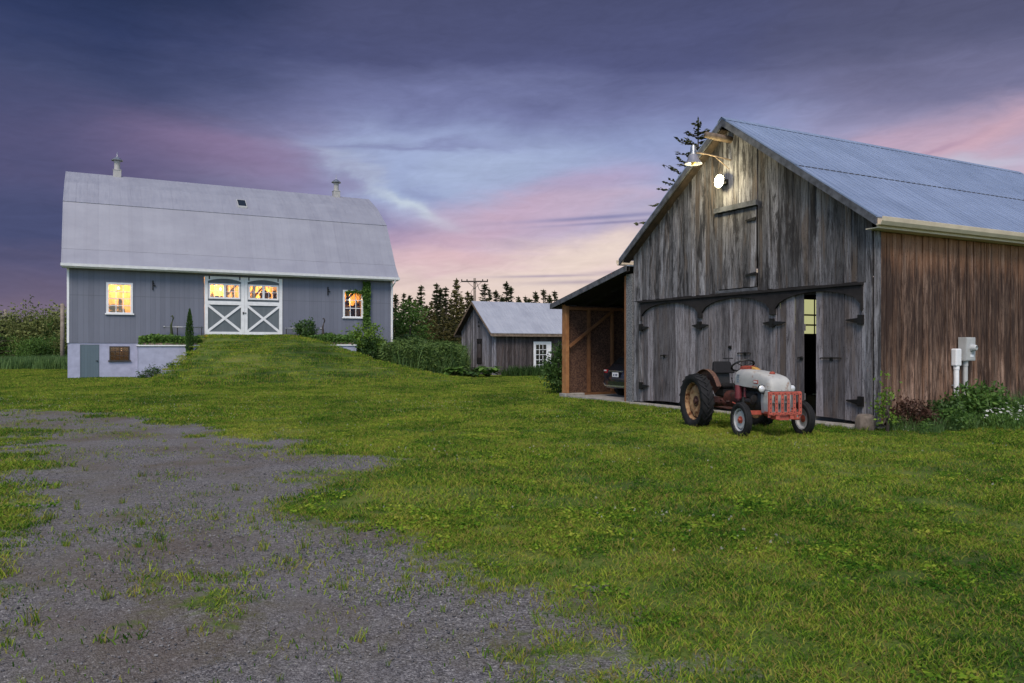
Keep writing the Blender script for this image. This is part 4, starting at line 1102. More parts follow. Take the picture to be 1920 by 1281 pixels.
    # ridge ventilators
    for x in (2.75, 17.9):
        v = MB(); v.box(x - .25, x + .25, 6.25, 6.75, 13.3, 13.93); v.box(x - .275, x + .275, 6.225, 6.775, 13.931, 13.97)
        o = v.build('ventilator', M['vent'], root, bevel=0.01)
        c = MB(); c.lathe([(0.21, 13.97), (0.19, 14.04), (0.185, 14.48), (0.22, 14.55), (0.22, 14.57)], 20, o=(x, 6.5, 0)); c.build('flue', M['vent'], o, smooth=40)
        c = MB(); c.lathe([(0.20, 14.58), (0.36, 14.61), (0.37, 14.65), (0.18, 14.80), (0.05, 14.9), (0.03, 14.94), (0.02, 15.2), (0.0, 15.22)], 20, o=(x, 6.5, 0)); c.build('cap', M['steel'], o, smooth=40)
    # iron hooks on the wall
    for x in (4.62, 15.55):
        k = MB(); k.box(x - .035, x + .035, -0.06, -0.002, 5.42, 6.0); k.bar((x, -0.03, 5.72), (x + .16, -0.10, 5.66), 0.04, 0.05); k.bar((x, -0.03, 5.85), (x + .08, -0.09, 5.80), 0.03, 0.04)
        k.build('wall_hook', M['iron'], root)
build_bank()
def on_bank(x, y, z): p = BANK_O + AX * x + BX * y; return (p.x, p.y, z)

# planters either side of the ramp
def planter(name, x0, x1, dep, z1, zcap, label, timber_end):
    r = thing(name, label, 'planter', on_bank(0, 0, 0), TH)
    w = MB(); w.box(x0, x1, -dep, 0.025, -0.6, z1); w.build('retaining_wall', M['found'], r)
    c = MB(); c.box(x0 - .06, x1 + .02, -dep - .07, -dep + .16, z1 + .001, zcap); c.box(x0 - .06, x0 + .14, -dep + .161, 0.02, z1 + .001, zcap); c.build('cap', M['white'], r, bevel=0.01)
    t = MB(); t.box(x0 + .15, x1, -dep + .165, -dep + .26, z1 + .002, zcap + .12); t.build('edging_board', M['log'], r)
    s = MB(); s.box(x0 + .16, x1 - .02, -dep + .265, 0.02, z1 + .003, zcap + .06); s.build('soil', M['soffit'], r)
    a, b = timber_end
    tb = MB(); tb.bar(a, b, 0.16, 0.16); tb.build('timber_edge', M['pole_dark'], r)
planter('raised_planter', 3.75, 7.35, 1.9, 1.92, 2.00, 'long lilac planter wall with white cap left of the white barn doors', ((7.45, -0.3, 2.6), (6.6, -2.05, 0.75)))
planter('raised_planter', 13.6, 16.9, 2.2, 1.95, 2.04, 'planter wall with white cap right of the white barn doors, half buried in the ramp', ((13.9, -2.32, 1.95), (16.6, -2.32, 0.95)))
o = MB(); o.box(16.3, 16.98, -2.45, -2.0, 0.0, 1.02); e_ = o.build('planter_pier', M['found'], None, bevel=0.02, label='short lilac pier at the foot of the right planter', cat='pier'); e_.location = on_bank(0, 0, 0); e_.rotation_euler = (0, 0, TH)

# tube gates beside the doors
for nm, x0, x1, lab in (('tube_rail', 5.25, 7.5, 'galvanised rail with a ball end left of the white barn doors'), ('tube_rail', 12.6, 15.0, 'galvanised rail right of the white barn doors')):
    t = thing(nm, lab, 'rail', on_bank(0, -0.35, 0), TH)
    q = MB(); q.tube([(x0, 0, 3.12), (x1, 0, 3.12)], 0.035, 10); q.lathe([(0.0, -.08), (.06, -.05), (.08, 0), (.06, .05), (0, .08)], 12, o=(x0 if x0 < 8 else x1, 0, 3.12), axis='x'); q.build('rail', M['steel'], t, smooth=True)
    for x in (x0 + .75, x1 - .08) if x0 < 8 else (x0 + .08, x1 - .6):
        q = MB(); q.tube([(x, 0.02, 1.9), (x, 0.02, 3.18)], 0.03, 8); q.build('post', M['iron'], t, smooth=True)
# slender garden ornaments in the planters
for x, lab, mt in ((5.62, 'thin green stake ornament standing in the left planter', M['stem']), (15.0, 'thin wooden stake ornament standing in the right planter', M['pole_dark'])):
    t = thing('garden_ornament', lab, 'ornament', on_bank(x, -0.9, 1.95), TH)
    q = MB(); q.tube([(0, 0, 0), (0.02, 0, .7), (-0.03, 0, 1.25), (0.06, 0, 1.6)], [0.03, 0.085, 0.06, 0.02], 8); q.build('stake', mt, t, smooth=True)
    q = MB(); q.tube([(0.05, 0, 1.52), (0.10, 0, 1.72), (0.04, 0, 1.86), (-0.06, 0, 1.80)], [0.03, 0.045, 0.05, 0.015], 8); q.build('finial', mt, t, smooth=True)

# ================================================================== small shed (middle)
def build_shed():
    root = thing('small_shed', 'small silvery board shed with a tin roof and white glazed door', 'shed', SHED_O, TH)
    W, Lh = 5.8, 9.5
    zr, ze = 5.62, 3.12; half = 2.9 + 0.45
    sl = (zr - ze) / half
    und = lambda y: zr - sl * abs(y - 2.9) - 0.10
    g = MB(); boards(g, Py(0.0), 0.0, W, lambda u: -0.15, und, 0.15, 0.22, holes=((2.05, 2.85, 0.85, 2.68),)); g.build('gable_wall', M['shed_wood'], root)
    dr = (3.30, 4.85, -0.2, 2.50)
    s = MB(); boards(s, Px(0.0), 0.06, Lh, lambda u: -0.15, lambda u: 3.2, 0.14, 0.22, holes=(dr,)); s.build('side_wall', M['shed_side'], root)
    b = MB(); b.box(0.03, Lh, W - .05, W, -.2, 3.2); b.prism([(0, -.2), (W, -.2), (W, 3.0), (W / 2, und(2.9)), (0, 3.0)], lambda u, d, z: (Lh + d, u, z), 0.0, 0.04)
    b.build('back_wall', M['shed_side'], root)
    cb = MB(); cb.box(-0.06, -0.041, 0.0, 0.13, -.15, 3.0); cb.box(-0.06, 0.13, -0.062, -0.043, -.15, 3.0); cb.build('corner_board', M['shed_wood'], root)
    for sg in (1, -1):
        Y = (lambda d: 2.9 - sg * d)
        r = MB(); r.hexa([(-0.5, Y(0), zr - .03), (Lh + .4, Y(0), zr - .03), (Lh + .4, Y(half), ze - .03), (-0.5, Y(half), ze - .03), (-0.5, Y(0), zr), (Lh + .4, Y(0), zr), (Lh + .4, Y(half), ze), (-0.5, Y(half), ze)])
        x = -0.46
        while x < Lh + .4:
            r.bar((x, Y(0.03), zr - sl * .03 + .005), (x, Y(half - .01), ze + .005), 0.035, 0.02); x += 0.26
        r.build('roof', M['shed_roof'], root)
        k = MB(); k.hexa([(-0.52, Y(0), zr - .21), (-0.47, Y(0), zr - .21), (-0.47, Y(half), ze - .21), (-0.52, Y(half), ze - .21), (-0.52, Y(0), zr - .035), (-0.47, Y(0), zr - .035), (-0.47, Y(half), ze - .035), (-0.52, Y(half), ze - .035)])
        k.build('rake_board', M['log'], root)
        k = MB(); k.hexa([(-0.46, Y(0), zr - .09), (Lh, Y(0), zr - .09), (Lh, Y(half), ze - .09), (-0.46, Y(half), ze - .09), (-0.46, Y(0), zr - .075), (Lh, Y(0), zr - .075), (Lh, Y(half), ze - .075), (-0.46, Y(half), ze - .075)])
        k.build('roof_deck', M['soffit'], root)
        k = MB(); y = Y(half); k.box(-0.46, Lh + .4, min(y, y + sg * .035), max(y, y + sg * .035), ze - .25, ze - .04); k.build('fascia', M['log'], root)
    # shutter in the gable, vent holes above
    sh = MB(); boards(sh, Py(0.0), 2.08, 2.82, lambda u: 0.88, lambda u: 2.65, 0.2, 0.3, th=0.012); o = sh.build('shutter', M['shed_side'], root)
    t = MB(); t.box(-.07, -.04, 2.0, 2.9, 2.42, 2.72); t.box(-.068, -.04, 2.0, 2.07, .84, 2.415); t.box(-.068, -.04, 2.83, 2.9, .84, 2.415); t.box(-.075, -.04, 2.071, 2.829, .84, 1.28); t.build('frame', M['dark_wood'], o)
    for z in (3.62, 3.92):
        v = MB(); v.box(-.05, -.041, 2.5, 2.7, z, z + .13); v.build('vent_hole', M['iron'], root)
    # white glazed door
    a, b_, c, d = dr
    fr = MB(); fr.box(a, a + .1, -.06, .05, c, d); fr.box(b_ - .1, b_, -.06, .05, c, d); fr.box(a + .1, b_ - .1, -.06, .05, d - .1, d); fr.build('door_frame', M['white'], root)
    do = MB(); a2, b2 = a + .105, b_ - .105
    do.box(a2, a2 + .12, -.02, .03, c, d - .105); do.box(b2 - .30, b2, -.02, .03, c, d - .105); do.box(a2 + .12, b2 - .3, -.02, .03, c, c + .55); do.box(a2 + .12, b2 - .3, -.02, .03, d - .23, d - .105)
    o = do.build('door', M['white'], root)
    p = MB(); p.box(a2 + .12, b2 - .3, .012, .022, c + .55, d - .23); p.build('pane', M['darkglass'], o)
    mu = MB(); u0, u1, q0, q1 = a2 + .12, b2 - .3, c + .55, d - .23
    for i in (1, 2): mu.box(u0 + (u1 - u0) * i / 3 - .018, u0 + (u1 - u0) * i / 3 + .018, -.012, .01, q0, q1)
    for j in range(1, 5): mu.box(u0, u1, -.014, .009, q0 + (q1 - q0) * j / 5 - .018, q0 + (q1 - q0) * j / 5 + .018)
    mu.build('muntin', M['white'], o)
    # the dark room behind the glass
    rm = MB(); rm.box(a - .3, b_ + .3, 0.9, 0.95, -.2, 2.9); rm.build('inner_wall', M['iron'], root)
build_shed()
def on_shed(x, y, z=0): p = SHED_O + AX * x + BX * y; return (p.x, p.y, z)

# ================================================================== utility poles
def at(px, Y): return (px - 960) / 1450 * Y
up = thing('utility_pole', 'tall utility pole with a wide crossarm behind the small shed', 'utility pole', (at(890, 82), 82, 0), 0.0)
q = MB(); q.tube([(0, 0, -.5), (0, 0, 9.15)], [0.17, 0.13], 12); q.build('pole', M['pole'], up, smooth=True)
q = MB(); q.box(-1.42, 1.42, -.22, -.10, 8.72, 8.86); q.bar((-.75, -.16, 8.74), (0, -.16, 8.05), .04, .04); q.bar((.75, -.16, 8.74), (0, -.16, 8.05), .04, .04); q.build('crossarm', M['pole_dark'], up)
for x in (-1.36, -.8, .85, 1.36):
    q = MB(); q.lathe([(0, 0), (.05, .01), (.07, .08), (.05, .16), (0, .18)], 10, o=(x, -.16, 8.86)); q.build('insulator', M['iron'], up, smooth=True)
q = MB()
q.tube([(-1.36, -.2, 8.8), (-1.7, -.25, 8.45), (-2.0, -.3, 8.2)], .018, 5); q.tube([(.2, -.2, 8.7), (.5, -.3, 7.9), (1.1, -.35, 7.4), (1.8, -.4, 7.25)], .03, 5); q.tube([(-.1, -.2, 8.1), (-.35, -.25, 7.7), (-.4, -.25, 7.3), (-.2, -.2, 7.2)], .02, 5)
q.build('cable', M['iron'], up)
q = MB(); q.tube([(0, 0, -.5), (0, 0, 6.0)], [0.20, 0.165], 12); o = q.build('utility_pole', M['pole'], None, smooth=True, label='bare grey pole in front of the trees beside the left end of the grey barn', cat='utility pole'); o.location = (at(117, 74), 74, 0)
q = MB(); q.tube([(0, 0, -.5), (0, 0, 6.3)], [0.19, 0.15], 12); o = q.build('utility_pole', M['pole'], None, smooth=True, label='bare grey pole among the trees at the far left edge', cat='utility pole'); o.location = (at(10, 92), 92, 0)
# ================================================================== old tractor
M['tyre'] = simple('worn_rubber', (0.022, 0.022, 0.024), (0.012, 0.012, 0.013), 9, 0.85, bmp=0.25)
M['rim_tan'] = simple('rusty_tan_rim', (0.42, 0.27, 0.15), (0.26, 0.13, 0.06), 5, 0.75, wear=(0.12, 0.042, 0.018), wear_thr=0.54, wear_scale=9)
M['rim_white'] = simple('dull_silver_rim', (0.50, 0.50, 0.52), (0.38, 0.38, 0.40), 6, 0.55, wear=(0.20, 0.10, 0.06), wear_thr=0.66)
M['tr_grey'] = simple('chalky_grey_paint', (0.43, 0.42, 0.40), (0.33, 0.33, 0.33), 3, 0.55, wear=(0.24, 0.14, 0.09), wear_thr=0.625, wear_scale=5)
M['tr_red'] = simple('faded_red_paint', (0.38, 0.070, 0.042), (0.24, 0.045, 0.03), 6, 0.6, wear=(0.10, 0.035, 0.022), wear_thr=0.60)
M['tr_guard'] = simple('orange_red_guard_paint', (0.46, 0.095, 0.065), (0.33, 0.065, 0.045), 8, 0.55, wear=(0.20, 0.05, 0.03), wear_thr=0.66)
M['tr_dark'] = simple('oily_dark_red', (0.085, 0.026, 0.020), (0.030, 0.014, 0.013), 7, 0.6)
M['tr_black'] = simple('greasy_black', (0.022, 0.021, 0.022), (0.012, 0.012, 0.012), 8, 0.5)
M['seat_black'] = simple('cracked_black_vinyl', (0.016, 0.015, 0.017), (0.009, 0.009, 0.010), 12, 0.8, bmp=0.3)
M['maroon'] = simple('maroon_paint', (0.20, 0.035, 0.045), (0.12, 0.022, 0.03), 6, 0.45)
M['lamp_glass'] = simple('headlamp_glass', (0.75, 0.75, 0.76), (0.62, 0.62, 0.64), 30, 0.12, 0.2, bmp=0.1)
M['fender_rust'] = simple('rusty_fender_paint', (0.12, 0.050, 0.032), (0.06, 0.026, 0.018), 6, 0.7, wear=(0.30, 0.17, 0.09), wear_thr=0.62)
M['ochre'] = simple('ochre_paint', (0.50, 0.27, 0.06), (0.34, 0.17, 0.04), 8, 0.6)

def build_tractor():
    T = thing('farm_tractor', 'old grey and red farm tractor parked before the arched barn doors', 'tractor', (5.06, 18.0, gz(5.1, 17.6) + 0.0), R(-78))
    def wheel(x, y, z, rt, rb, w, big):
        sg = 1 if y > 0 else -1
        O = (x, y, z)
        Yf = lambda a: sg * a
        h = w / 2
        hub = MB()
        if big:
            hub.lathe([(0.0, Yf(0.055)), (0.06, Yf(0.05)), (0.07, Yf(0.02)), (0.12, Yf(0.015)), (0.125, Yf(-0.02)), (0.0, Yf(-0.03))], 20, o=O, axis='y')
            for k in range(8):
                t = 2 * math.pi * k / 8
                hub.tube([(x + .095 * math.cos(t), y + Yf(.012), z + .095 * math.sin(t)), (x + .095 * math.cos(t), y + Yf(.035), z + .095 * math.sin(t))], 0.013, 6)
        else:
            hub.lathe([(0.0, Yf(0.07)), (0.035, Yf(0.065)), (0.045, Yf(0.03)), (0.075, Yf(0.02)), (0.08, Yf(-0.01)), (0.0, Yf(-0.02))], 18, o=O, axis='y')
            for k in range(6):
                t = 2 * math.pi * k / 6
                hub.tube([(x + .065 * math.cos(t), y + Yf(.015), z + .065 * math.sin(t)), (x + .065 * math.cos(t), y + Yf(.04), z + .065 * math.sin(t))], 0.012, 6)
        H = hub.build('rear_wheel' if big else 'front_wheel', M['tr_dark'] if big else M['tr_red'], T, smooth=35)
        t = MB()
        d = rt - rb
        prof = [(rb - .005, -h * .62), (rb + d * .25, -h * .92), (rb + d * .55, -h), (rb + d * .82, -h * .90), (rt - .012, -h * .62), (rt, -h * .25), (rt, h * .25), (rt - .012, h * .62), (rb + d * .82, h * .90), (rb + d * .55, h), (rb + d * .25, h * .92), (rb - .005, h * .62)]
        if big: prof = [(r_ if r_ < rt - .03 else r_ - .035, a) for r_, a in prof]
        t.lathe(prof, 40, o=O, axis='y', closed=True)
        if big:
            for k in range(20):
                for q in (1, -1):
                    a0 = 2 * math.pi * (k + (0.5 if q < 0 else 0)) / 20
                    def pt(r_, aa, yy): return (x + r_ * math.cos(aa), y + yy, z + r_ * math.sin(aa))
                    a1 = a0 + .30
                    dw = .035
                    lo0, hi0, lo1, hi1 = rt - .05, rt, rt - .10, rt - .025
                    y0, y1 = -q * .012, q * h * 1.0
                    t.hexa([pt(lo0, a0 - dw, y0), pt(lo0, a0 + dw, y0), pt(lo1, a1 + dw, y1), pt(lo1, a1 - dw, y1), pt(hi0, a0 - dw, y0), pt(hi0, a0 + dw, y0), pt(hi1, a1 + dw, y1), pt(hi1, a1 - dw, y1)])
        else:
            for yy in (-.03, 0, .03):
                t.lathe([(rt - .004, yy - .008), (rt + .006, yy - .005), (rt + .006, yy + .005), (rt - .004, yy + .008)], 40, o=O, axis='y')
        t.build('tyre', M['tyre'], H, smooth=50)
        r_ = MB()
        if big:
            r_.lathe([(rb + .012, Yf(h * .70)), (rb + .014, Yf(h * .62)), (rb - .015, Yf(h * .55)), (rb - .03, Yf(h * .25)), (rb - .03, Yf(-h * .2)), (rb - .01, Yf(-h * .6)), (rb - .04, Yf(-h * .55)), (rb - .055, Yf(-.02)),
                      (rb - .07, Yf(.005)), (rb - .09, Yf(.01)), (rb * .62, Yf(.035)), (rb * .50, Yf(.02)), (.13, Yf(0.0)), (0.05, Yf(0.0))], 40, o=O, axis='y')
        else:
            r_.lathe([(rb + .010, Yf(h * .78)), (rb + .012, Yf(h * .66)), (rb - .018, Yf(h * .55)), (rb - .028, Yf(h * .1)), (rb - .01, Yf(-h * .6)), (rb - .04, Yf(-h * .5)), (rb - .045, Yf(-.005)), (rb * .72, Yf(.022)), (rb * .42, Yf(.008)), (.04, Yf(0.005))], 36, o=O, axis='y')
        r_.build('rim', M['rim_tan'] if big else M['rim_white'], H, smooth=45)
    for y in (-.79, .79): wheel(-.08, y, .62, .645, .435, .30, True)
    for y in (-.68, .75): wheel(1.80, y, .355, .365, .240, .15, False)
    # driveline castings
    def ring(x, w, z0, z1, n=12, p=3.0):
        out = []
        for k in range(n):
            t = 2 * math.pi * k / n; c, s = math.cos(t), math.sin(t)
            out.append((x, w * math.copysign(abs(c) ** (2 / p), c), (z0 + z1) / 2 + (z1 - z0) / 2 * math.copysign(abs(s) ** (2 / p), s)))
        return out
    q = MB(); q.loft([ring(-.32, .14, .48, .78), ring(-.25, .20, .42, .86), ring(.12, .21, .42, .88), ring(.20, .16, .46, .84), ring(.62, .15, .48, .82), ring(.70, .21, .42, .88), ring(.80, .21, .42, .88)])
    q.loft([[(x_, y_, z_) for x_, y_, z_ in r_] for r_ in [[(0 + .12 * math.cos(t), yy, .595 + .12 * math.sin(t) * k) for t in [2 * math.pi * j / 12 for j in range(12)]] for yy, k in ((-.62, .6), (-.3, .75), (0, 1), (.3, .75), (.62, .6))]])
    q.build('gearbox', M['tr_dark'], T, smooth=40)
    q = MB(); q.loft([ring(.79, .20, .44, .90), ring(.85, .16, .42, .95), ring(1.55, .16, .42, .95), ring(1.60, .13, .46, .9)])
    q.box(.9, 1.5, -.11, .11, .94, 1.05); q.box(.86, 1.52, -.21, -.15, .78, .88)
    q.tube([(1.25, -.235, .70), (1.48, -.235, .70)], .065, 12); q.tube([(1.63, -.30, .78), (1.66, -.30, .78)], .075, 14); q.tube([(1.1, -.235, .78), (1.1, -.235, .62)], .05, 10)
    q.build('engine', M['tr_black'], T, smooth=40)
    q = MB(); q.tube([(.90, -.245, .74), (.90, -.245, 1.03)], .085, 16); q.tube([(.90, -.245, .70), (.90, -.245, .741)], .05, 12); q.tube([(1.12, -.22, .52), (1.12, -.22, .99)], .028, 10)
    q.build('air_cleaner', M['maroon'], T, smooth=40)
    # hood: rounded shell narrowing forward with blunt nose
    def hood_ring(x, w, zb, zt, round_=0.55):
        pts = []
        n = 14
        for k in range(n + 1):
            t = math.pi * k / n; c, s = math.cos(t), math.sin(t)
            pts.append((x, w * math.copysign(abs(c) ** .45, c), zb + (zt - zb) * (abs(s) ** .62)))
        return pts
    q = MB(); q.loft([hood_ring(.74, .262, 1.06, 1.355), hood_ring(.82, .280, 1.035, 1.385), hood_ring(1.2, .290, 1.015, 1.375), hood_ring(1.6, .288, 1.005, 1.345), hood_ring(1.9, .280, 1.0, 1.305), hood_ring(2.05, .274, .998, 1.275), hood_ring(2.12, .266, .992, 1.245), hood_ring(2.165, .25, .985, 1.20), hood_ring(2.20, .225, .975, 1.13), hood_ring(2.215, .20, .968, 1.03)])
    hood = q.build('hood', M['tr_grey'], T, smooth=50)
    q = MB(); q.lathe([(.0, .055), (.035, .05), (.06, .03), (.062, 0), (.0, 0)], 16, o=(1.86, 0, 1.305)); q.build('radiator_cap', M['tr_red'], hood, smooth=40)
    q = MB(); q.bar((2.14, 0, 1.235), (2.222, 0, .99), .012, .012, up=(0, 1, 0)); q.build('nose_crease', M['tr_grey'], hood)
    for sg in (-1, 1):
        q = MB(); q.box(1.60, 1.78, sg * .285 - .004, sg * .285 + .004, 1.10, 1.175); q.build('emblem', M['tr_guard'], hood)
        q = MB()
        for a in (1.62, 1.655, 1.69, 1.725): q.box(a, a + .02, sg * .2915 - .002, sg * .2915 + .002, 1.118, 1.158)
        q.box(1.61, 1.77, sg * .2915 - .002, sg * .2915 + .002, 1.133, 1.140)
        q.build('emblem_script', M['white'], hood)
        q = MB()
        for k in range(4): q.box(.88, .98, sg * .283 - .006, sg * .279 + .008, 1.10 + .05 * k, 1.118 + .05 * k)
        q.build('louvre', simple('louvre_blue_grey', (0.25, 0.30, 0.36), (.2, .24, .3), 6, 0.5), hood)
    # grille shell under the nose
    q = MB()
    q.loft([[(x, -w, .50), (x, w, .50), (x, w + .015, .72), (x, w, .978), (x, -w, .978), (x, -w - .015, .72)] for x, w in ((1.86, .255), (2.02, .27), (2.13, .262), (2.155, .24))])
    gs = q.build('grille_shell', M['tr_grey'], T, bevel=0.012)
    q = MB()
    for y in (-.15, 0.075): q.box(2.157, 2.162, y, y + .075, .56, .86)
    for y in (-.05, ): q.box(2.157, 2.162, y, y + .1, .60, .70)
    q.build('grille_slot', M['tr_black'], gs)
    q = MB()
    for k in range(9): q.box(2.158, 2.172, -.20 + .05 * k - .007, -.20 + .05 * k + .007, .53, .90)
    q.box(2.16, 2.178, -.21, .21, .72, .75); q.build('grille_bar', M['tr_grey'], gs)
    # front guard of punched flat iron
    q = MB(); x = 2.33
    q.box(x, x + .02, -.36, .36, .90, .965); q.box(x, x + .02, -.36, .36, .485, .545); q.box(x - .018, x - .002, -.37, -.31, .44, .965); q.box(x - .018, x - .002, .31, .37, .44, .965)
    for k in range(6):
        y = -.335 + k * .134
        q.box(x + .0205, x + .034, y - .032, y + .032, .50, .95)
    q.bar((2.33, -.30, .52), (1.85, -.22, .52), .05, .05); q.bar((2.33, .30, .52), (1.85, .22, .52), .05, .05)
    q.box(2.0, 2.3, -.12, .12, .38, .46); q.box(2.26, 2.34, -.2, -.12, .40, .49); q.box(2.26, 2.34, .12, .2, .40, .49)
    gd = q.build('front_guard', M['tr_guard'], T, bevel=0.004)
    q = MB()
    for k in range(6):
        y = -.335 + k * .134
        for j in range(5): q.tube([(x + .0342, y, .55 + .088 * j), (x + .0362, y, .55 + .088 * j)], .013, 8)
    for k in range(5):
        for z in (.93, .515): q.tube([(x + .0202, -.27 + .134 * k, z), (x + .0222, -.27 + .134 * k, z)], .012, 8)
    q.build('punched_hole', M['tr_black'], gd)
    # headlamps
    for sg in (-1, 1):
        o = (2.02, sg * .345, 1.01)
        q = MB(); q.lathe([(.0, -.10), (.045, -.085), (.075, -.03), (.085, .02), (.082, .028), (.06, .02)], 20, o=o, axis='x'); q.bar((1.98, sg * .345, .93), (2.0, sg * .26, .90), .03, .03)
        H = q.build('headlight', M['tr_black'], T, smooth=45)
        q = MB(); q.lathe([(.0, .048), (.04, .042), (.07, .026), (.078, .012)], 20, o=o, axis='x'); q.build('lens', M['lamp_glass'], H, smooth=True)
    # front axle, spindles, radius rods, drag link
    q = MB(); q.bar((1.80, -.56, .50), (1.80, .56, .50), .09, .085); q.box(1.70, 1.95, -.09, .09, .42, .58)
    for sg in (-1, 1):
        q.tube([(1.80, sg * .56, .58), (1.80, sg * .56, .34)], .038, 10); q.tube([(1.80, sg * .56, .355), (1.80, sg * .66, .355)], .032, 10)
        q.bar((1.78, sg * .50, .47), (.72, sg * .20, .46), .05, .05)
        q.bar((1.66, sg * .52, .56), (.72, sg * .30, .64), .025, .025)
        q.bar((1.80, sg * .56, .57), (1.64, sg * .53, .57), .04, .03)
    q.build('front_axle', M['tr_guard'], T, bevel=0.006)
    # fenders
    for sg in (-1, 1):
        q = MB(); n = 16
        for k in range(n):
            a0 = R(30 + 118 * k / n); a1 = R(30 + 118 * (k + 1) / n)
            def pt(r_, a, yy): return (-.08 + r_ * math.cos(a), sg * yy, .62 + r_ * math.sin(a))
            q.hexa([pt(.73, a0, .50), pt(.73, a1, .50), pt(.73, a1, .60), pt(.73, a0, .60), pt(.738, a0, .50), pt(.738, a1, .50), pt(.738, a1, .60), pt(.738, a0, .60)])
            q.hexa([pt(.36, a0, .49), pt(.36, a1, .49), pt(.36, a1, .499), pt(.36, a0, .499), pt(.738, a0, .49), pt(.738, a1, .49), pt(.738, a1, .499), pt(.738, a0, .499)])
        q.build('fender', M['fender_rust'], T)
        q = MB(); q.box(.30, .78, sg * .36 - .13, sg * .36 + .13, .50, .525); q.box(.4, .44, min(sg * .15, sg * .4), max(sg * .15, sg * .4), .47, .499); q.build('footboard', M['tr_dark'], T)
    # seat, backrest on its box
    q = MB(); q.box(-.32, .12, -.22, .22, .72, .92); st_ = q.build('seat', M['seat_black'], T, bevel=0.03)
    q = MB(); q.box(-.28, .16, -.25, .25, .925, 1.02); q.build('seat_cushion', M['seat_black'], st_, bevel=0.04)
    q = MB()
    q.hexa([(-.36, -.28, 1.25), (-.22, -.28, 1.25), (-.22, .28, 1.25), (-.36, .28, 1.25), (-.44, -.22, 1.53), (-.35, -.22, 1.53), (-.35, .22, 1.53), (-.44, .22, 1.53)])
    q.build('backrest', M['seat_black'], T, bevel=0.035)
    q = MB(); q.hexa([(-.38, -.17, .92), (-.30, -.17, .92), (-.30, .17, .92), (-.38, .17, .92), (-.38, -.17, 1.28), (-.32, -.17, 1.28), (-.32, .17, 1.28), (-.38, .17, 1.28)]); q.build('backrest_bracket', M['tr_black'], T)
    q = MB(); q.tube([(-.3, 0, .84), (-.5, 0, .7), (-.3, 0, .6)], .035, 8); q.tube([(-.40, .05, 1.60), (-.40, .30, 1.60)], .016, 6); q.tube([(-.40, .2, 1.50), (-.40, .2, 1.6)], .012, 6); q.build('seat_spring', M['tr_black'], T)
    # steering
    c = Vector((.62, 0, 1.455)); ax = Vector((-.50, 0, .86)).normalized(); u = Vector((0, 1, 0)); w = ax.cross(u)
    q = MB(); q.tube([c + (u * math.cos(2 * math.pi * k / 32) + w * math.sin(2 * math.pi * k / 32)) * .25 for k in range(33)], .022, 8, cap=False)
    for k in range(3):
        t = R(90 + 120 * k); q.tube([c - ax * .02, c + (u * math.cos(t) + w * math.sin(t)) * .22], .010, 6)
    q.lathe([(0, .02), (.03, .015), (.035, -.02), (0, -.03)], 12, o=c); q.build('steering_wheel', M['tr_black'], T, smooth=True)
    q = MB(); q.tube([c - ax * .02, c - ax * .42], [.022, .035], 10); q.build('steering_column', M['tr_dark'], T, smooth=True)
    q = MB(); q.hexa([(.69, -.19, 1.07), (.738, -.21, 1.07), (.738, .21, 1.07), (.69, .19, 1.07), (.74, -.13, 1.44), (.95, -.14, 1.46), (.95, .14, 1.46), (.74, .13, 1.44)]); q.build('dash_panel', M['tr_red'], T, bevel=0.02)
    q = MB(); q.hexa([(.96, .02, 1.36), (1.12, .06, 1.36), (1.12, .18, 1.35), (.96, .18, 1.35), (.96, .02, 1.45), (1.10, .06, 1.40), (1.10, .16, 1.39), (.96, .16, 1.43)]); q.build('dash_cover', M['ochre'], T, bevel=0.015)
    # levers, brake pedal, exhaust, rear linkage
    q = MB(); q.tube([(.45, -.1, .86), (.36, -.13, 1.15)], .012, 6); q.tube([(.25, .2, .85), (.1, .26, 1.05)], .012, 6); q.lathe([(0, -.025), (.022, 0), (0, .025)], 8, o=(.36, -.13, 1.16)); q.build('gear_lever', M['tr_black'], T)
    q = MB(); q.tube([(1.3, .2, .9), (1.2, .3, .6), (.9, .3, .42), (-.5, .32, .38)], .03, 8); q.build('exhaust_pipe', M['tr_dark'], T, smooth=True)
    q = MB()
    for sg in (-1, 1): q.bar((-.1, sg * .2, .5), (-.85, sg * .36, .42), .03, .06); q.bar((-.2, sg * .18, .86), (-.6, sg * .3, .88), .04, .05); q.bar((-.58, sg * .3, .87), (-.62, sg * .33, .44), .025, .025)
    q.build('lift_arm', M['tr_dark'], T)
    q = MB(); q.box(-.04, .24, -.50, -.36, .60, .74); q.tube([(.1, -.28, .66), (.42, -.30, .60), (.55, -.32, .60)], .018, 6); q.bar((.5, -.30, .60), (.62, -.36, .66), .08, .02); q.build('brake_pedal', M['tr_dark'], T, bevel=0.008)
build_tractor()

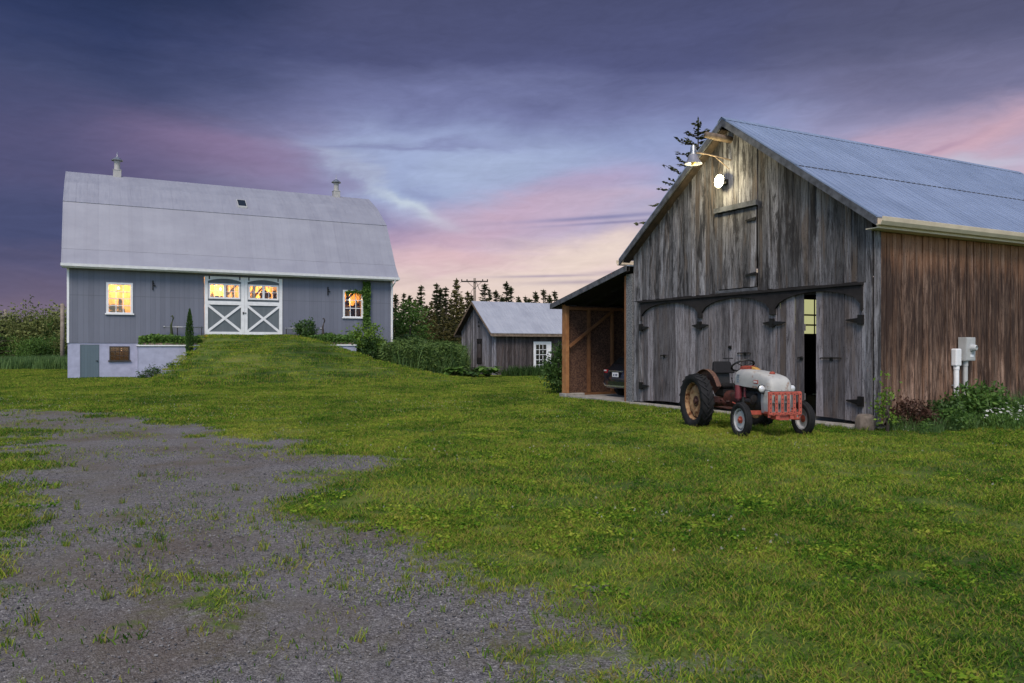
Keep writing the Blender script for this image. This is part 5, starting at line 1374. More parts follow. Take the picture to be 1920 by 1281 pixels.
# ================================================================== car nosed into the carport
def build_car():
    C = thing('parked_car', 'dark glossy car parked nose first inside the lean-to carport', 'car', (BARN_O + AX * 0.95 + BX * 11.35 + Vector((0, 0, 0.05))), TH)
    paint = simple('black_car_paint', (0.012, 0.014, 0.020), (0.010, 0.012, 0.017), 2, 0.14, 0.0, bmp=0, coat=1.0)
    chrome = simple('brushed_chrome', (0.62, 0.63, 0.66), (0.55, 0.56, 0.6), 4, 0.2, 0.9, bmp=0)
    red = simple('red_lamp_plastic', (0.36, 0.012, 0.016), (0.25, 0.01, 0.012), 20, 0.12, bmp=0)
    def ring(x, w, zb, zt, tumble, shoulder):
        """rounded body section, shoulder height splits lower body from glasshouse"""
        return [(x, -w * .86, zb), (x, -w * .97, zb + .10), (x, -w, zb + .35), (x, -w * .985, shoulder), (x, -w * tumble, zt - .07), (x, -w * tumble * .86, zt), (x, w * tumble * .86, zt), (x, w * tumble, zt - .07), (x, w * .985, shoulder), (x, w, zb + .35), (x, w * .97, zb + .10), (x, w * .86, zb)]
    b = MB()
    b.loft([ring(0.0, .80, .42, .80, .96, .76), ring(0.05, .87, .34, .98, .93, .92), ring(.16, .89, .30, 1.06, .88, 1.0), ring(.55, .90, .28, 1.48, .74, 1.02), ring(.95, .90, .28, 1.60, .72, 1.02), ring(2.2, .90, .28, 1.63, .72, 1.0),
            ring(2.9, .90, .28, 1.50, .73, .98), ring(3.5, .90, .28, 1.04, .86, .96), ring(4.2, .87, .30, .92, .92, .86), ring(4.5, .78, .40, .74, .95, .7)])
    b.build('body', paint, C, smooth=38)
    g = MB(); g.hexa([(.185, -.62, 1.08), (.185, .62, 1.08), (.215, .62, 1.08), (.215, -.62, 1.08), (.50, -.52, 1.44), (.50, .52, 1.44), (.53, .52, 1.44), (.53, -.52, 1.44)])
    g.build('rear_window', M['darkglass'], C)
    for sg in (-1, 1):
        g = MB(); ys = sorted((sg * .60, sg * .86)); g.hexa([(-.005, ys[0], .86), (-.005 + .05, ys[1], .86), (.25, ys[1], .86), (.25, ys[0], .86), (.04, ys[0], 1.0), (.06, ys[1], 1.0), (.28, ys[1], 1.0), (.28, ys[0], 1.0)])
        o = g.build('tail_light', red, C, bevel=0.02)
        g = MB(); g.box(-.012, -.004, min(sg * .62, sg * .78), max(sg * .62, sg * .78), .94, .985); g.build('lens', M['lamp_glass'], o)
        g = MB(); g.box(-.03, .02, min(sg * .52, sg * .74), max(sg * .52, sg * .74), .545, .60); g.build('reflector', red, C)
        g = MB(); g.tube([(.35, sg * .88, 1.06), (.6, sg * .83, 1.3)], .012, 6)
        for x in (.85, 3.6):
            w = MB(); w.lathe([(.18, -.1), (.30, -.11), (.335, -.08), (.335, .08), (.30, .11), (.18, .1)], 26, o=(x, sg * .80, .335), axis='y', closed=True)
            W_ = w.build('wheel', M['tyre'], C, smooth=40)
            w = MB(); w.lathe([(.0, sg * .085), (.05, sg * .09), (.17, sg * .07), (.21, sg * .10), (.205, 0)], 20, o=(x, sg * .80, .335), axis='y'); w.build('rim', chrome, W_, smooth=40)
    g = MB(); g.box(-.035, .0, -.42, .42, .935, .965); g.build('chrome_strip', chrome, C, bevel=0.006)
    g = MB(); g.box(-.075, .03, -.72, .72, .40, .62); g.build('bumper', paint, C, bevel=0.03)
    g = MB(); g.prism([(-.72, .50), (-.60, .385), (.60, .385), (.72, .50), (.66, .50), (.56, .435), (-.56, .435), (-.66, .50)], lambda u, d, z: (-.085 - d, u, z), 0, .02); g.build('bumper_trim', chrome, C)
    g = MB(); g.box(-.05, -.036, -.19, .19, .74, .90); o = g.build('license_plate', M['white'], C, bevel=0.004)
    g = MB()
    for k in range(6): 
        if k != 3: g.box(-.056, -.0505, -.13 + k * .045, -.10 + k * .045, .775, .855)
    g.build('plate_marks', simple('plate_blue', (0.03, 0.04, 0.12), None, 5, 0.5, bmp=0), o)
    g = MB(); g.box(-.045, -.0365, -.23, .23, .715, .925); g.build('plate_recess', M['tr_black'], C)
build_car()
# ================================================================== grass, gravel, flowers
def blades(name, n, rad, h0, h1, w, lean, m, flat=False):
    t = rng.random(n) * 2 * math.pi; q = np.sqrt(rng.random(n)) * rad
    bx, by = q * np.cos(t), q * np.sin(t)
    h = h0 + (h1 - h0) * rng.random(n) ** 1.3
    a = rng.random(n) * 2 * math.pi; l = lean * (0.3 + rng.random(n)) * h
    f = rng.random(n) * 2 * math.pi; wx, wy = np.cos(f) * w / 2, np.sin(f) * w / 2
    V = np.zeros((n, 5, 3))
    V[:, 0] = np.stack([bx - wx, by - wy, np.full(n, -0.01)], 1); V[:, 1] = np.stack([bx + wx, by + wy, np.full(n, -0.01)], 1)
    mx, my = bx + np.cos(a) * l * .4, by + np.sin(a) * l * .4
    V[:, 2] = np.stack([mx + wx * .8, my + wy * .8, h * .6], 1); V[:, 3] = np.stack([mx - wx * .8, my - wy * .8, h * .6], 1)
    V[:, 4] = np.stack([bx + np.cos(a) * l, by + np.sin(a) * l, h], 1)
    fs = []
    for k in range(n): fs += [(5 * k, 5 * k + 1, 5 * k + 2, 5 * k + 3), (5 * k + 3, 5 * k + 2, 5 * k + 4)]
    me = bpy.data.meshes.new(name); me.from_pydata(V.reshape(-1, 3).tolist(), [], fs)
    at = me.attributes.new('rnd', 'FLOAT', 'FACE'); at.data.foreach_set('value', np.repeat(rng.random(n), 2).astype(np.float32))
    me.materials.append(m)
    return bpy.data.objects.new(name, me)

def local(x, y, O):
    dx, dy = x - O.x, y - O.y
    return dx * AX.x + dy * AX.y, dx * BX.x + dy * BX.y
def free(x, y):
    s, t = local(x, y, BARN_O); k = ~((s > -0.12) & (s < 14) & (t > -0.05) & (t < 13.5))
    s, t = local(x, y, BANK_O); k &= ~((s > 0) & (s < 20.2) & (t > 0) & (t < 13)); k &= ~((s > 3.7) & (s < 7.4) & (t > -1.95) & (t < 0)); k &= ~((s > 13.6) & (s < 16.95) & (t > -2.25) & (t < 0))
    s, t = local(x, y, SHED_O); k &= ~((s > 0) & (s < 9.5) & (t > 0) & (t < 5.8))
    return k
def field(y0, y1, dens, spread=0.82, pad=1.5):
    A = spread * (y1 ** 2 - y0 ** 2) + 2 * pad * (y1 - y0); n = int(A * dens * 1.0)
    y = np.sqrt(y0 ** 2 + (y1 ** 2 - y0 ** 2) * rng.random(n)); x = (rng.random(n) * 2 - 1) * (spread * y + pad)
    return x, y

def build_grass():
    P, S, Rr, K = [], [], [], []
    src = []
    lawn = M['grass']
    for k in range(4): src.append(blades('g', 46, .13, .010, .048, .0085, 1.5, lawn))
    for k in range(3): src.append(blades('g', 60, .22, .012, .056, .0115, 1.4, lawn))
    for k in range(3): src.append(blades('g', 74, .36, .018, .066, .017, 1.2, lawn))
    for k in range(3): src.append(blades('g', 90, .62, .03, .085, .026, .7, lawn))
    for k in range(3): src.append(blades('g', 22, .05, .03, .11, .007, .8, lawn))       # stray tufts in gravel
    for k in range(3):                                                                  # low clover and plantain leaves
        n = 60; q = np.sqrt(rng.random(n)) * .15; t = rng.random(n) * 6.28
        src.append(leaves('g', np.stack([q * np.cos(t), q * np.sin(t), .015 + .035 * rng.random(n)], 1), .026 + .016 * rng.random(n), .020, lawn, D=np.stack([np.cos(t), np.sin(t), rng.normal(size=n) * .35], 1), rnd=.1 + .6 * rng.random(n), link=False))
    for k in range(3): src.append(blades('g', 12, .20, .008, .034, .008, 1.4, lawn))       # thin creeping grass in the gravel
    for y0, y1, dens, lo, hi in ((3.0, 9, 120, 0, 4), (9, 20, 46, 4, 7), (20, 36, 18, 7, 10), (36, 66, 6, 10, 13)):
        x, y = field(y0, y1, dens)
        g = gravel_mask(x, y); r = rng.random(len(x))
        fine = fbm(x * 1.7 + 31, y * 1.7, 4)
        patch = np.clip((fbm(x * .8 + 9, y * .8 + 4, 4) - 0.36) * 5, 0.05, 1.6)
        keep = (r < np.clip((0.72 - g) / 0.50, 0, 1) ** 1.4) & free(x, y) & (r < 0.30 + 1.9 * np.clip(fine - 0.22, 0, 1))
        tuft = (~keep) & free(x, y) & (g > 0.25) & (rng.random(len(x)) < (0.75 if y0 < 9 else 0.80) * patch * np.clip(1.3 - g, .3, 1))
        for sel, a, b in ((keep, lo, hi), (tuft, 13, 16)):
            xs, ys = x[sel], y[sel]; n = len(xs)
            P.append(np.stack([xs, ys, ground_z(xs, ys) - 0.005], 1))
            lush = fbm(xs * .35 + 3, ys * .35 + 8, 3)
            S.append((0.60 + 0.7 * lush + 0.3 * rng.random(n)) * (1.0 if a != 13 else .30 + .75 * rng.random(n) ** 2.2)); Rr.append(rng.random(n) * 6.28); kk = rng.integers(a, b, n)
            if a != 13 and y1 <= 20: kk = np.where((fbm(xs * 1.1 + 20, ys * 1.1, 3) + .2 * rng.random(n)) > .60, np.where(rng.random(n) < .10, rng.integers(16, 19, n), kk), kk)
            if a == 13: thin = rng.random(n) < .72; kk = np.where(thin, rng.integers(19, 22, n), kk); S[-1] = np.where(thin, .8 + .6 * rng.random(n), S[-1])
            K.append(kk)
    # uncut fringe round the tractor wheels and along the barn sill
    fx, fy = [], []
    for _ in range(420):
        s, t = random.uniform(-0.9, -0.42), random.uniform(-0.2, 9.2); p = BARN_O + AX * s + BX * t; fx.append(p.x); fy.append(p.y)
    for _ in range(260):
        a = random.uniform(0, 6.28); rr = random.random() ** .5
        fx.append(5.3 + 1.3 * rr * math.cos(a)); fy.append(17.0 + 1.5 * rr * math.sin(a))
    fx, fy = np.array(fx), np.array(fy); n = len(fx)
    P.append(np.stack([fx, fy, ground_z(fx, fy)], 1)); S.append(.6 + .9 * rng.random(n)); Rr.append(rng.random(n) * 6.28); K.append(rng.integers(13, 16, n))
    scatter('grass', np.concatenate(P), np.concatenate(S), np.concatenate(Rr), src, np.concatenate(K),
            label='short green grass blades covering the lawn and poking through the gravel', cat='grass', kind='stuff')
build_grass()

def build_stones():
    src = []
    for k in range(4):
        bm = bmesh.new(); bmesh.ops.create_icosphere(bm, subdivisions=1, radius=1.0)
        for v in bm.verts: v.co *= random.uniform(.7, 1.15); v.co.z *= .65
        me = bpy.data.meshes.new('stone'); bm.to_mesh(me); bm.free()
        mk = [(0.150, 0.146, 0.155), (0.085, 0.082, 0.090), (0.230, 0.222, 0.222), (0.135, 0.118, 0.108)][k]
        me.materials.append(simple('gravel_stone', mk, None, 9, 0.9, bmp=0.0))
        src.append(bpy.data.objects.new('stone', me))
    x, y = field(3.0, 15, 480)
    g, tk = gravel_mask(x, y, True)
    keep = (rng.random(len(x)) < np.clip((g - 0.30) * 2.2, 0, 1) * np.where(y < 9, 1.0, 0.45) * (1 - .75 * tk))
    x, y = x[keep], y[keep]; n = len(x)
    sc = 0.0032 + 0.009 * rng.random(n) ** 4 + 0.00025 * y
    scatter('gravel_stones', np.stack([x, y, ground_z(x, y) - 0.012], 1), sc, rng.random(n) * 6.28, src, rng.integers(0, 4, n), label='loose grey gravel stones lying on the drive', cat='gravel', kind='stuff')
build_stones()

def build_clover():
    src = []
    for k in range(3):
        c = rng.normal(size=(14, 3)) * .0045 + np.array([0, 0, .045 + .008 * k])
        src.append(leaves('clover', c, .010, .007, M['clover'], link=False))
    x, y = field(7, 32, 7.0)
    keep = (fbm(x * .5 + 70, y * .5, 3) + .25 * rng.random(len(x)) > 0.72) & (gravel_mask(x, y) < 0.35) & free(x, y)
    x, y = x[keep], y[keep]; n = len(x)
    scatter('clover_flowers', np.stack([x, y, ground_z(x, y)], 1), 0.8 + .7 * rng.random(n), rng.random(n) * 6, src, rng.integers(0, 3, n), label='tiny white clover heads dotted over the lawn', cat='flowers', kind='stuff')
build_clover()

# ================================================================== meadow and weeds
def weed_clump(h, n, m, rad, leafy):
    o = blades('w', n, rad, h * .35, h, .035, .35, m)
    return o
def leaf_clump(h, n, m, rad):
    z = rng.random(n) ** .8 * h; t = rng.random(n) * 6.28; q = np.sqrt(rng.random(n)) * rad * (1.1 - .5 * z / h)
    C = np.stack([q * np.cos(t), q * np.sin(t), z], 1)
    D = np.stack([np.cos(t), np.sin(t), rng.normal(size=n) * .6], 1)
    return leaves('w', C, .11 + .08 * rng.random(n), .045, m, D=D, link=False)
def build_meadow():
    src = [blades('m', 60, .55, .35, 1.0, .035, .3, M['meadow']) for _ in range(3)]
    pts = []
    while len(pts) < 2600:
        Y = random.uniform(63, 80); X = random.uniform(-62, -22)
        if free(np.array([X]), np.array([Y]))[0]: pts.append((X, Y))
    p = np.array(pts); n = len(p)
    scatter('meadow_grass', np.stack([p[:, 0], p[:, 1], ground_z(p[:, 0], p[:, 1])], 1), .75 + .55 * rng.random(n), rng.random(n) * 6, src, rng.integers(0, 3, n), label='tall unmown meadow grass beyond the lawn left of the grey barn', cat='tall grass', kind='stuff')
    src = [leaf_clump(1.0, 260, M['weed'], .5) for _ in range(3)] + [blades('w', 90, .45, .5, 1.15, .018, .35, M['meadow']) for _ in range(2)]
    poly = [(-10.2, 54.6), (-8.2, 52.0), (-6.2, 52.0), (-3.9, 54.3), (-3.7, 58.5), (-4.2, 66), (-10, 67), (-13.5, 60)]
    def inside(x, y):
        c = False
        for (x0, y0), (x1, y1) in zip(poly, poly[1:] + poly[:1]):
            if (y0 > y) != (y1 > y) and x < (x1 - x0) * (y - y0) / (y1 - y0) + x0: c = not c
        return c
    pts = []
    while len(pts) < 620:
        X, Y = random.uniform(-14, -2), random.uniform(50, 66)
        if inside(X, Y) and free(np.array([X]), np.array([Y]))[0]: pts.append((X, Y))
    p = np.array(pts); n = len(p)
    sc = (1.2 + .8 * rng.random(n) + .3 * (p[:, 1] > 54)) * (.62 + .75 * fbm(p[:, 0] * .45, p[:, 1] * .45, 3))
    scatter('rank_weeds', np.stack([p[:, 0], p[:, 1], ground_z(p[:, 0], p[:, 1])], 1), sc, rng.random(n) * 6, src, rng.integers(0, 5, n), label='thicket of tall weeds and grass between the grey barn and small shed', cat='weeds', kind='stuff')
build_meadow()

# ================================================================== trees
def conifer(h, br, levels, mat, sparse=1.0, L=.42, W=.17, twigs=False, label='', loc=(0, 0, 0), group=None, bare=0.0):
    T = thing('spruce_tree', label, 'tree', loc, 0, group)
    t = MB(); t.tube([(0, 0, -.3), (0.03, 0, h * .5), (0, 0.02, h * .97)], [h * .018 + .03, h * .011 + .015, .015], 8); t.build('trunk', M['bark'], T, smooth=True)
    C, D, Ln, rn = [], [], [], []; tw = MB()
    for k in range(levels):
        f = (k + random.random()) / levels
        if f < bare: continue
        nb = 5 if f < .8 else 4
        for b in range(nb):
            f2 = min(.985, max(0.0, f + random.uniform(-.7, .7) / levels)); z = h * (.04 + .95 * f2)
            if random.random() > sparse: continue
            r = br * (1 - f) ** .82 * random.uniform(.55, 1.18) + .16
            a = random.uniform(0, 6.28); dx, dy = math.cos(a), math.sin(a); tint = random.random()
            n = max(2, int(r / (L * .55)))
            rise = random.uniform(-.28, .12) + .35 * f
            if twigs: tw.tube([(0, 0, z), (dx * r * .5, dy * r * .5, z + rise * r * .5 - .025 * r), (dx * r, dy * r, z + rise * r - .05 * r)], [.035, .022, .008], 5)
            for i in range(n):
                q = r * (i + .7) / n
                zz = z + rise * q - .05 * q * q / max(r, .4)
                for s in (-.9, 0, .9) if i < n - 1 else (-.45, 0, .45):
                    if random.random() < .12: continue
                    aa = a + s + random.uniform(-.25, .25)
                    C.append((dx * q + random.gauss(0, .05), dy * q + random.gauss(0, .05), zz + random.gauss(0, .04)))
                    D.append((math.cos(aa), math.sin(aa), rise * .6 + random.gauss(0, .18))); Ln.append(L * random.uniform(.6, 1.15)); rn.append(.6 * tint + .4 * random.random())
    for i in range(8): C.append((0, 0, h * (.93 + .08 * i / 8))); D.append((random.gauss(0, .3), random.gauss(0, .3), 1)); Ln.append(L * .8); rn.append(.4)
    leaves('crown', C, Ln, W, mat, T, D=D, rnd=rn)
    if twigs: tw.build('branches', M['bark'], T)
    return T

def broadleaf(name, label, cat, loc, h, rx, ry, mat, ncl=60, nl=40, L=.16, W=.08, trunk=True, zlow=.15, group=None, cl=.5, rz=0, part='crown', stems=5):
    T = thing(name, label, cat, loc, rz, group)
    C, rn, ctr = [], [], []
    zc, hz = h * (zlow + 1) / 2, h * (1 - zlow) / 2
    for k in range(ncl):
        d = rng.normal(size=3); d /= np.linalg.norm(d); q = (.35 + .65 * random.random() ** .5) * random.uniform(.8, 1.08)
        c = np.array([d[0] * rx * q, d[1] * ry * q, zc + d[2] * hz * q]); ctr.append(c)
        s = cl * random.uniform(.6, 1.25); tint = random.random(); m_ = int(nl * random.uniform(.5, 1.4))
        p = c + rng.normal(size=(m_, 3)) * s * np.array([.5, .5, .38])
        C.append(p); rn.append(.55 * tint + .45 * rng.random(m_))
    C = np.concatenate(C); C[:, 2] = np.maximum(C[:, 2], .03)
    leaves(part, C, L * (.6 + .8 * rng.random(len(C))), W, mat, T, rnd=np.concatenate(rn))
    t = MB()
    if trunk:
        t.tube([(0, 0, -.3), (.04, .02, h * .35), (0, 0, h * .75)], [h * .02 + .03, h * .014 + .015, .02], 8)
        for c in ctr[:9]: t.tube([(0, 0, h * random.uniform(.2, .5)), tuple(c * np.array([.5, .5, .85])), tuple(c)], [h * .008 + .01, .02, .01], 5)
        t.build('trunk', M['bark'], T, smooth=True)
    else:
        for c in ctr[:stems]: t.tube([(random.gauss(0, .05), random.gauss(0, .05), -.05), tuple(c * np.array([.4, .4, .5])), tuple(c)], [.02, .014, .006], 5)
        t.build('stem', M['stem'], T, smooth=True)
    return T

def build_trees():
    gA, gB, gC = 'dark spruces between the barn and the shed', 'olive spruces between the barn and the shed', 'spruces behind the shed roof'
    lA = 'dark pointed spruce in the tree line between the grey barn and small shed'
    lB = 'olive tinged spruce in the tree line between the grey barn and small shed'
    lC = 'spruce top showing above the tin roof of the small shed'
    P1 = conifer(9, 1.7, 58, M['spruce'], .95, label=lA, group=gA)
    P2 = conifer(9, 1.35, 54, M['spruce'], .8, label=lA, group=gA)
    P3 = conifer(9, 1.9, 62, M['spruce_gold'], .97, label=lB, group=gB)
    P4 = conifer(9, 1.5, 56, M['spruce_gold'], .9, label=lB, group=gB)
    P5 = conifer(9, 1.3, 44, M['spruce'], .72, label=lC, group=gC)
    used = set()
    def put(proto, px, ytop, Y, lab, grp, wid=1.0):
        h = CAM_H + (650 - ytop) / 1450 * Y
        loc = (at(px, Y), Y, 0); s = h / 9.0
        if proto.name not in used:
            used.add(proto.name); proto.location = loc; proto.rotation_euler = (0, 0, random.uniform(0, 6.28)); proto.scale = (s * wid, s * wid, s); proto['label'] = lab; proto['group'] = grp
        else: dup(proto, loc, random.uniform(0, 6.28), (s * wid, s * wid, s), lab, grp)
    rows = [(742, 552, P1, 84), (757, 550, P2, 88), (768, 553, P1, 90), (779, 561, P3, 82), (790, 536, P2, 86), (800, 572, P4, 80), (808, 566, P3, 84), (819, 532, P2, 90), (826, 541, P1, 86), (836, 539, P2, 84),
            (845, 560, P4, 82), (856, 523, P3, 86), (866, 556, P4, 90), (877, 547, P3, 85), (884, 553, P1, 92), (814, 585, P3, 78), (832, 580, P4, 78), (851, 578, P3, 79), (870, 583, P4, 79), (750, 585, P1, 78), (795, 590, P3, 77)]
    for px, yt, pr, Y in rows:
        g_ = pr in (P3, P4)
        put(pr, px, yt, Y + random.uniform(-1, 1), lB if g_ else lA, gB if g_ else gA, random.uniform(.85, 1.15))
    for px, yt, pr, Y, w in ((909, 531, P5, 90, 1.2), (917, 541, P5, 88, .9), (930, 545, P5, 94, 1.3), (950, 529, P5, 92, 1.25), (958, 538, P5, 95, 1.1), (941, 556, P1, 90, 1), (972, 556, P1, 93, 1), (985, 555, P5, 98, 1), (1004, 547, P1, 96, 1), (1019, 542, P5, 97, 1.1), (1030, 553, P1, 94, 1), (1040, 545, P5, 99, 1.1), (992, 560, P1, 90, 1.2)):
        put(pr, px, yt, Y, lC, gC, w)
    # left of the barn
    lD, gD = 'bushy olive tree in the thicket beyond the meadow left of the grey barn', 'bushy trees left of the barn'
    B1 = broadleaf('bushy_tree', lD, 'tree', (at(45, 80), 80, 0), 6, 2.1, 2.1, M['olive'], 70, 42, .34, .17, zlow=.03, group=gD, cl=1.1)
    B2 = broadleaf('bushy_tree', lD, 'tree', (at(98, 84), 84, 0), 6, 1.8, 1.8, M['olive'], 60, 42, .34, .17, zlow=.03, group=gD, cl=1.0)
    B3 = broadleaf('bushy_tree', lD, 'tree', (at(70, 82), 82, 0), 5, 1.9, 1.9, M['leafgreen'], 50, 40, .30, .15, zlow=.03, group=gD, cl=1.0)
    for px, yt, pr, Y in ((14, 588, B2, 84), (28, 598, B1, 82), (62, 596, B2, 88), (84, 592, B1, 86), (112, 584, B1, 88), (124, 582, B2, 90), (-8, 592, B1, 84), (-30, 588, B2, 86), (20, 628, B3, 78), (50, 634, B3, 77), (75, 630, B3, 78), (98, 628, B3, 79), (118, 626, B1, 80), (36, 622, B1, 79), (-12, 625, B3, 78), (88, 612, B2, 82), (5, 610, B1, 80), (60, 618, B2, 80)):
        h = CAM_H + (650 - yt) / 1450 * Y; base = 6.0 if pr in (B1, B2) else 5.0
        dup(pr, (at(px, Y), Y, 0), random.uniform(0, 6), (h / base * random.uniform(.9, 1.2), h / base * random.uniform(.9, 1.2), h / base), lD, gD)
    conifer(8.2, 2.4, 28, M['spruce'], .7, label='dark spruce poking into the picture at the far left edge', loc=(at(-24, 70), 70, 0))
    # deciduous tree and shrub at the right end of the grey barn
    broadleaf('young_tree', 'leafy green tree standing just past the right end of the grey barn', 'tree', (at(768, 66), 66, 0), 6.0, 1.5, 1.5, M['leafgreen'], 62, 36, .26, .15, zlow=.10, cl=.8)
    broadleaf('rounded_shrub', 'dark rounded shrub in the weeds under the leafy tree', 'shrub', (at(764, 59), 59, 0), 2.9, 1.5, 1.2, M['deepgreen'], 46, 40, .18, .09, trunk=False, zlow=.02, cl=.55, part='foliage')
    # spruce behind the big barn
    random.seed(5)
    conifer(13.7, 6.0, 60, M['spruce'], .66, L=.30, W=.13, twigs=True, label='thin spruce with bare gaps rising behind the weathered barn roof', loc=(at(1309, 40), 40, 0))
build_trees()

def build_far_woods():
    src = []
    for k in range(3):
        n = 420; d = rng.normal(size=(n, 3)); d /= np.linalg.norm(d, axis=1, keepdims=True)
        C = d * np.array([2.6, 2.6, 2.6]) * (.6 + .4 * rng.random((n, 1))) + np.array([0, 0, 2.3])
        src.append(leaves('wd', C, .8, .42, M['olive'] if k else M['spruce_gold'], link=False))
    n = 420
    x = rng.uniform(-120, 60, n); y = rng.uniform(106, 130, n)
    s, t = local(x, y, BANK_O)
    scatter('distant_woods', np.stack([x, y, np.full(n, -.3)], 1), .72 + .45 * rng.random(n), rng.random(n) * 6, src, rng.integers(0, 3, n), label='low distant woods closing the horizon behind the farm', cat='woods', kind='stuff')
build_far_woods()

# ================================================================== shrubs, vines and beds
def gloc(x, y, dz=0.0): return (x, y, gz(x, y) + dz)
def build_beds():
    # columnar cedar by the left planter
    p = on_bank(6.49, -2.6, 0)
    T = thing('columnar_cedar', 'slim dark columnar evergreen in front of the left planter', 'shrub', (p[0], p[1], gz(p[0], p[1]) - .1))
    n = 1500; z = rng.random(n) * 2.95; q = .30 * np.sin(np.clip((z + .25) / 3.2, 0, 1) * math.pi) ** .6 * np.sqrt(rng.random(n)) * (1 - .35 * z / 3); t = rng.random(n) * 6.28
    leaves('foliage', np.stack([q * np.cos(t), q * np.sin(t), z], 1), .16, .055, M['deepgreen'], T, D=np.stack([np.cos(t) * .35, np.sin(t) * .35, np.ones(n)], 1))
    mb = MB(); mb.tube([(0, 0, -.2), (0, 0, 2.2)], [.04, .015], 6); mb.build('trunk', M['bark'], T)
    # planter planting
    def bed(name, x0, x1, y0, y1, zb, h, n, mats, label, cat):
        C = []; x = rng.uniform(x0, x1, n); y = rng.uniform(y0, y1, n); hh = h * (.35 + .9 * fbm(x * 1.3 + 5, y * 1.3, 3)); z = zb + rng.random(n) ** .7 * hh
        o = leaves(name, np.stack([x, y, z], 1), .20, .11, mats, None, label=label, cat=cat, kind='stuff'); o.location = on_bank(0, 0, 0); o.rotation_euler = (0, 0, TH)
    bed('planter_foliage', 3.8, 7.3, -1.85, -.3, 2.0, .62, 2600, M['leafgreen'], 'mixed green plants filling the left planter', 'plants')
    bed('planter_foliage', 13.7, 16.9, -2.15, -.3, 2.02, .75, 2400, M['leafgreen'], 'mixed green plants filling the right planter', 'plants')
    def bl(x, y): p = on_bank(x, y, 0); return (p[0], p[1], gz(p[0], p[1]) - .03)
    broadleaf('round_bush', 'dark green bush at the top of the ramp right of the white doors', 'shrub', bl(13.75, -1.3), 1.25, .75, .6, M['deepgreen'], 30, 44, .17, .10, trunk=False, zlow=.02, cl=.32, part='foliage')
    broadleaf('large_bush', 'tall lime green bush below the right window of the grey barn', 'shrub', on_bank(17.75, -1.5, .55), 3.0, 1.05, .85, M['limegreen'], 40, 40, .19, .11, trunk=False, zlow=.25, cl=.45, part='foliage')
    broadleaf('blue_green_bush', 'blue green bush overhanging the end of the right planter', 'shrub', on_bank(17.55, -1.9, .7), 2.0, .85, .7, M['deepgreen'], 40, 44, .17, .09, trunk=False, zlow=.05, cl=.42, part='foliage')
    broadleaf('dark_low_bush', 'low dark bush at the right corner of the grey barn behind the pier', 'shrub', bl(18.4, -1.7), 1.7, 1.0, .7, M['deepgreen'], 36, 40, .17, .09, trunk=False, zlow=.02, cl=.42, part='foliage')
    broadleaf('twiggy_shrub', 'small dark twiggy shrub against the left planter wall', 'shrub', bl(4.55, -2.3), .75, .55, .3, M['deepgreen'], 16, 22, .13, .06, trunk=False, zlow=.02, cl=.25, part='foliage', stems=12)
    broadleaf('small_rosebush', 'tiny dark shrub by the left corner of the left planter', 'shrub', bl(3.95, -2.25), .6, .25, .25, M['deepgreen'], 10, 22, .11, .06, trunk=False, zlow=.02, cl=.2, part='foliage')
    broadleaf('creeping_shrub', 'low spreading dark plant beside the columnar evergreen', 'shrub', bl(5.75, -2.3), .4, .65, .3, M['deepgreen'], 14, 22, .12, .06, trunk=False, zlow=.02, cl=.2, part='foliage')
    # climbing vine
    T = thing('climbing_vine', 'green vine climbing the grey wall over the right window edge', 'vine', on_bank(0, 0, 0), TH)
    n = 1500; z = rng.uniform(3.3, 6.45, n); x = 18.25 + (rng.random(n) - .5) * (.42 + .25 * (fbm(z * 1.7, z * 0 + 3, 3) - .3)) - .10 * (z - 5) * (z > 5.2) * 0 ; y = -.06 - rng.random(n) * .22
    e = rng.uniform(0, 1, 240); x = np.concatenate([x, 18.1 - e * 1.35]); z = np.concatenate([z, 5.72 + rng.normal(size=240) * .07 - e * .05]); y = np.concatenate([y, -.12 - rng.random(240) * .08])
    leaves('foliage', np.stack([x, y, z], 1), .17, .12, M['leafgreen'], T)
    mb = MB(); mb.tube([(18.0, -.15, 1.6), (18.15, -.05, 3.0), (18.3, -.05, 4.5), (18.25, -.05, 6.3)], [.035, .03, .02, .01], 6); mb.build('stem', M['stem'], T)
    # rhubarb-like clumps and sword leaves at the shed
    def sl(x, y): p = on_shed(x, y); return (p[0], p[1], gz(p[0], p[1]))
    def broad_clump(loc, r, n, label, m='leafgreen'):
        T = thing('broad_leaf_plant', label, 'plant', loc, random.random() * 6)
        mb = MB(); st = MB()
        for k in range(n):
            a = random.uniform(0, 6.28); q = r * random.uniform(.35, 1); hz = random.uniform(.35, .85) * r; L = r * random.uniform(.45, .75); wd = L * .42
            c = Vector((math.cos(a), math.sin(a), 0)); sd = Vector((-c.y, c.x, 0)); b = c * q * .6 + Vector((0, 0, hz)); tl = random.uniform(-.5, .1)
            pts = [b, b + c * L * .3 + sd * wd + Vector((0, 0, L * .06)), b + c * L * .8 + sd * wd * .7 + Vector((0, 0, L * tl * .6)), b + c * L + Vector((0, 0, L * tl)), b + c * L * .8 - sd * wd * .7 + Vector((0, 0, L * tl * .6)), b + c * L * .3 - sd * wd + Vector((0, 0, L * .06))]
            mid = b + c * L * .5 + Vector((0, 0, L * (tl * .3 - .05))); rr = random.random()
            for i in range(6): mb.face([mid, pts[i], pts[(i + 1) % 6]], rr)
            st.tube([Vector((0, 0, 0)) + c * .05, b], [.016, .010], 5)
        mb.build('foliage', M[m], T, fix=False); st.build('stem', M['stem'], T)
    broad_clump(gloc(at(852, 52.8), 52.8), .85, 46, 'big leaved pale plant at the far left corner of the small shed')
    broad_clump(gloc(at(879, 55.2), 55.2), .75, 40, 'big leaved plant under the shed shutter', 'deepgreen')
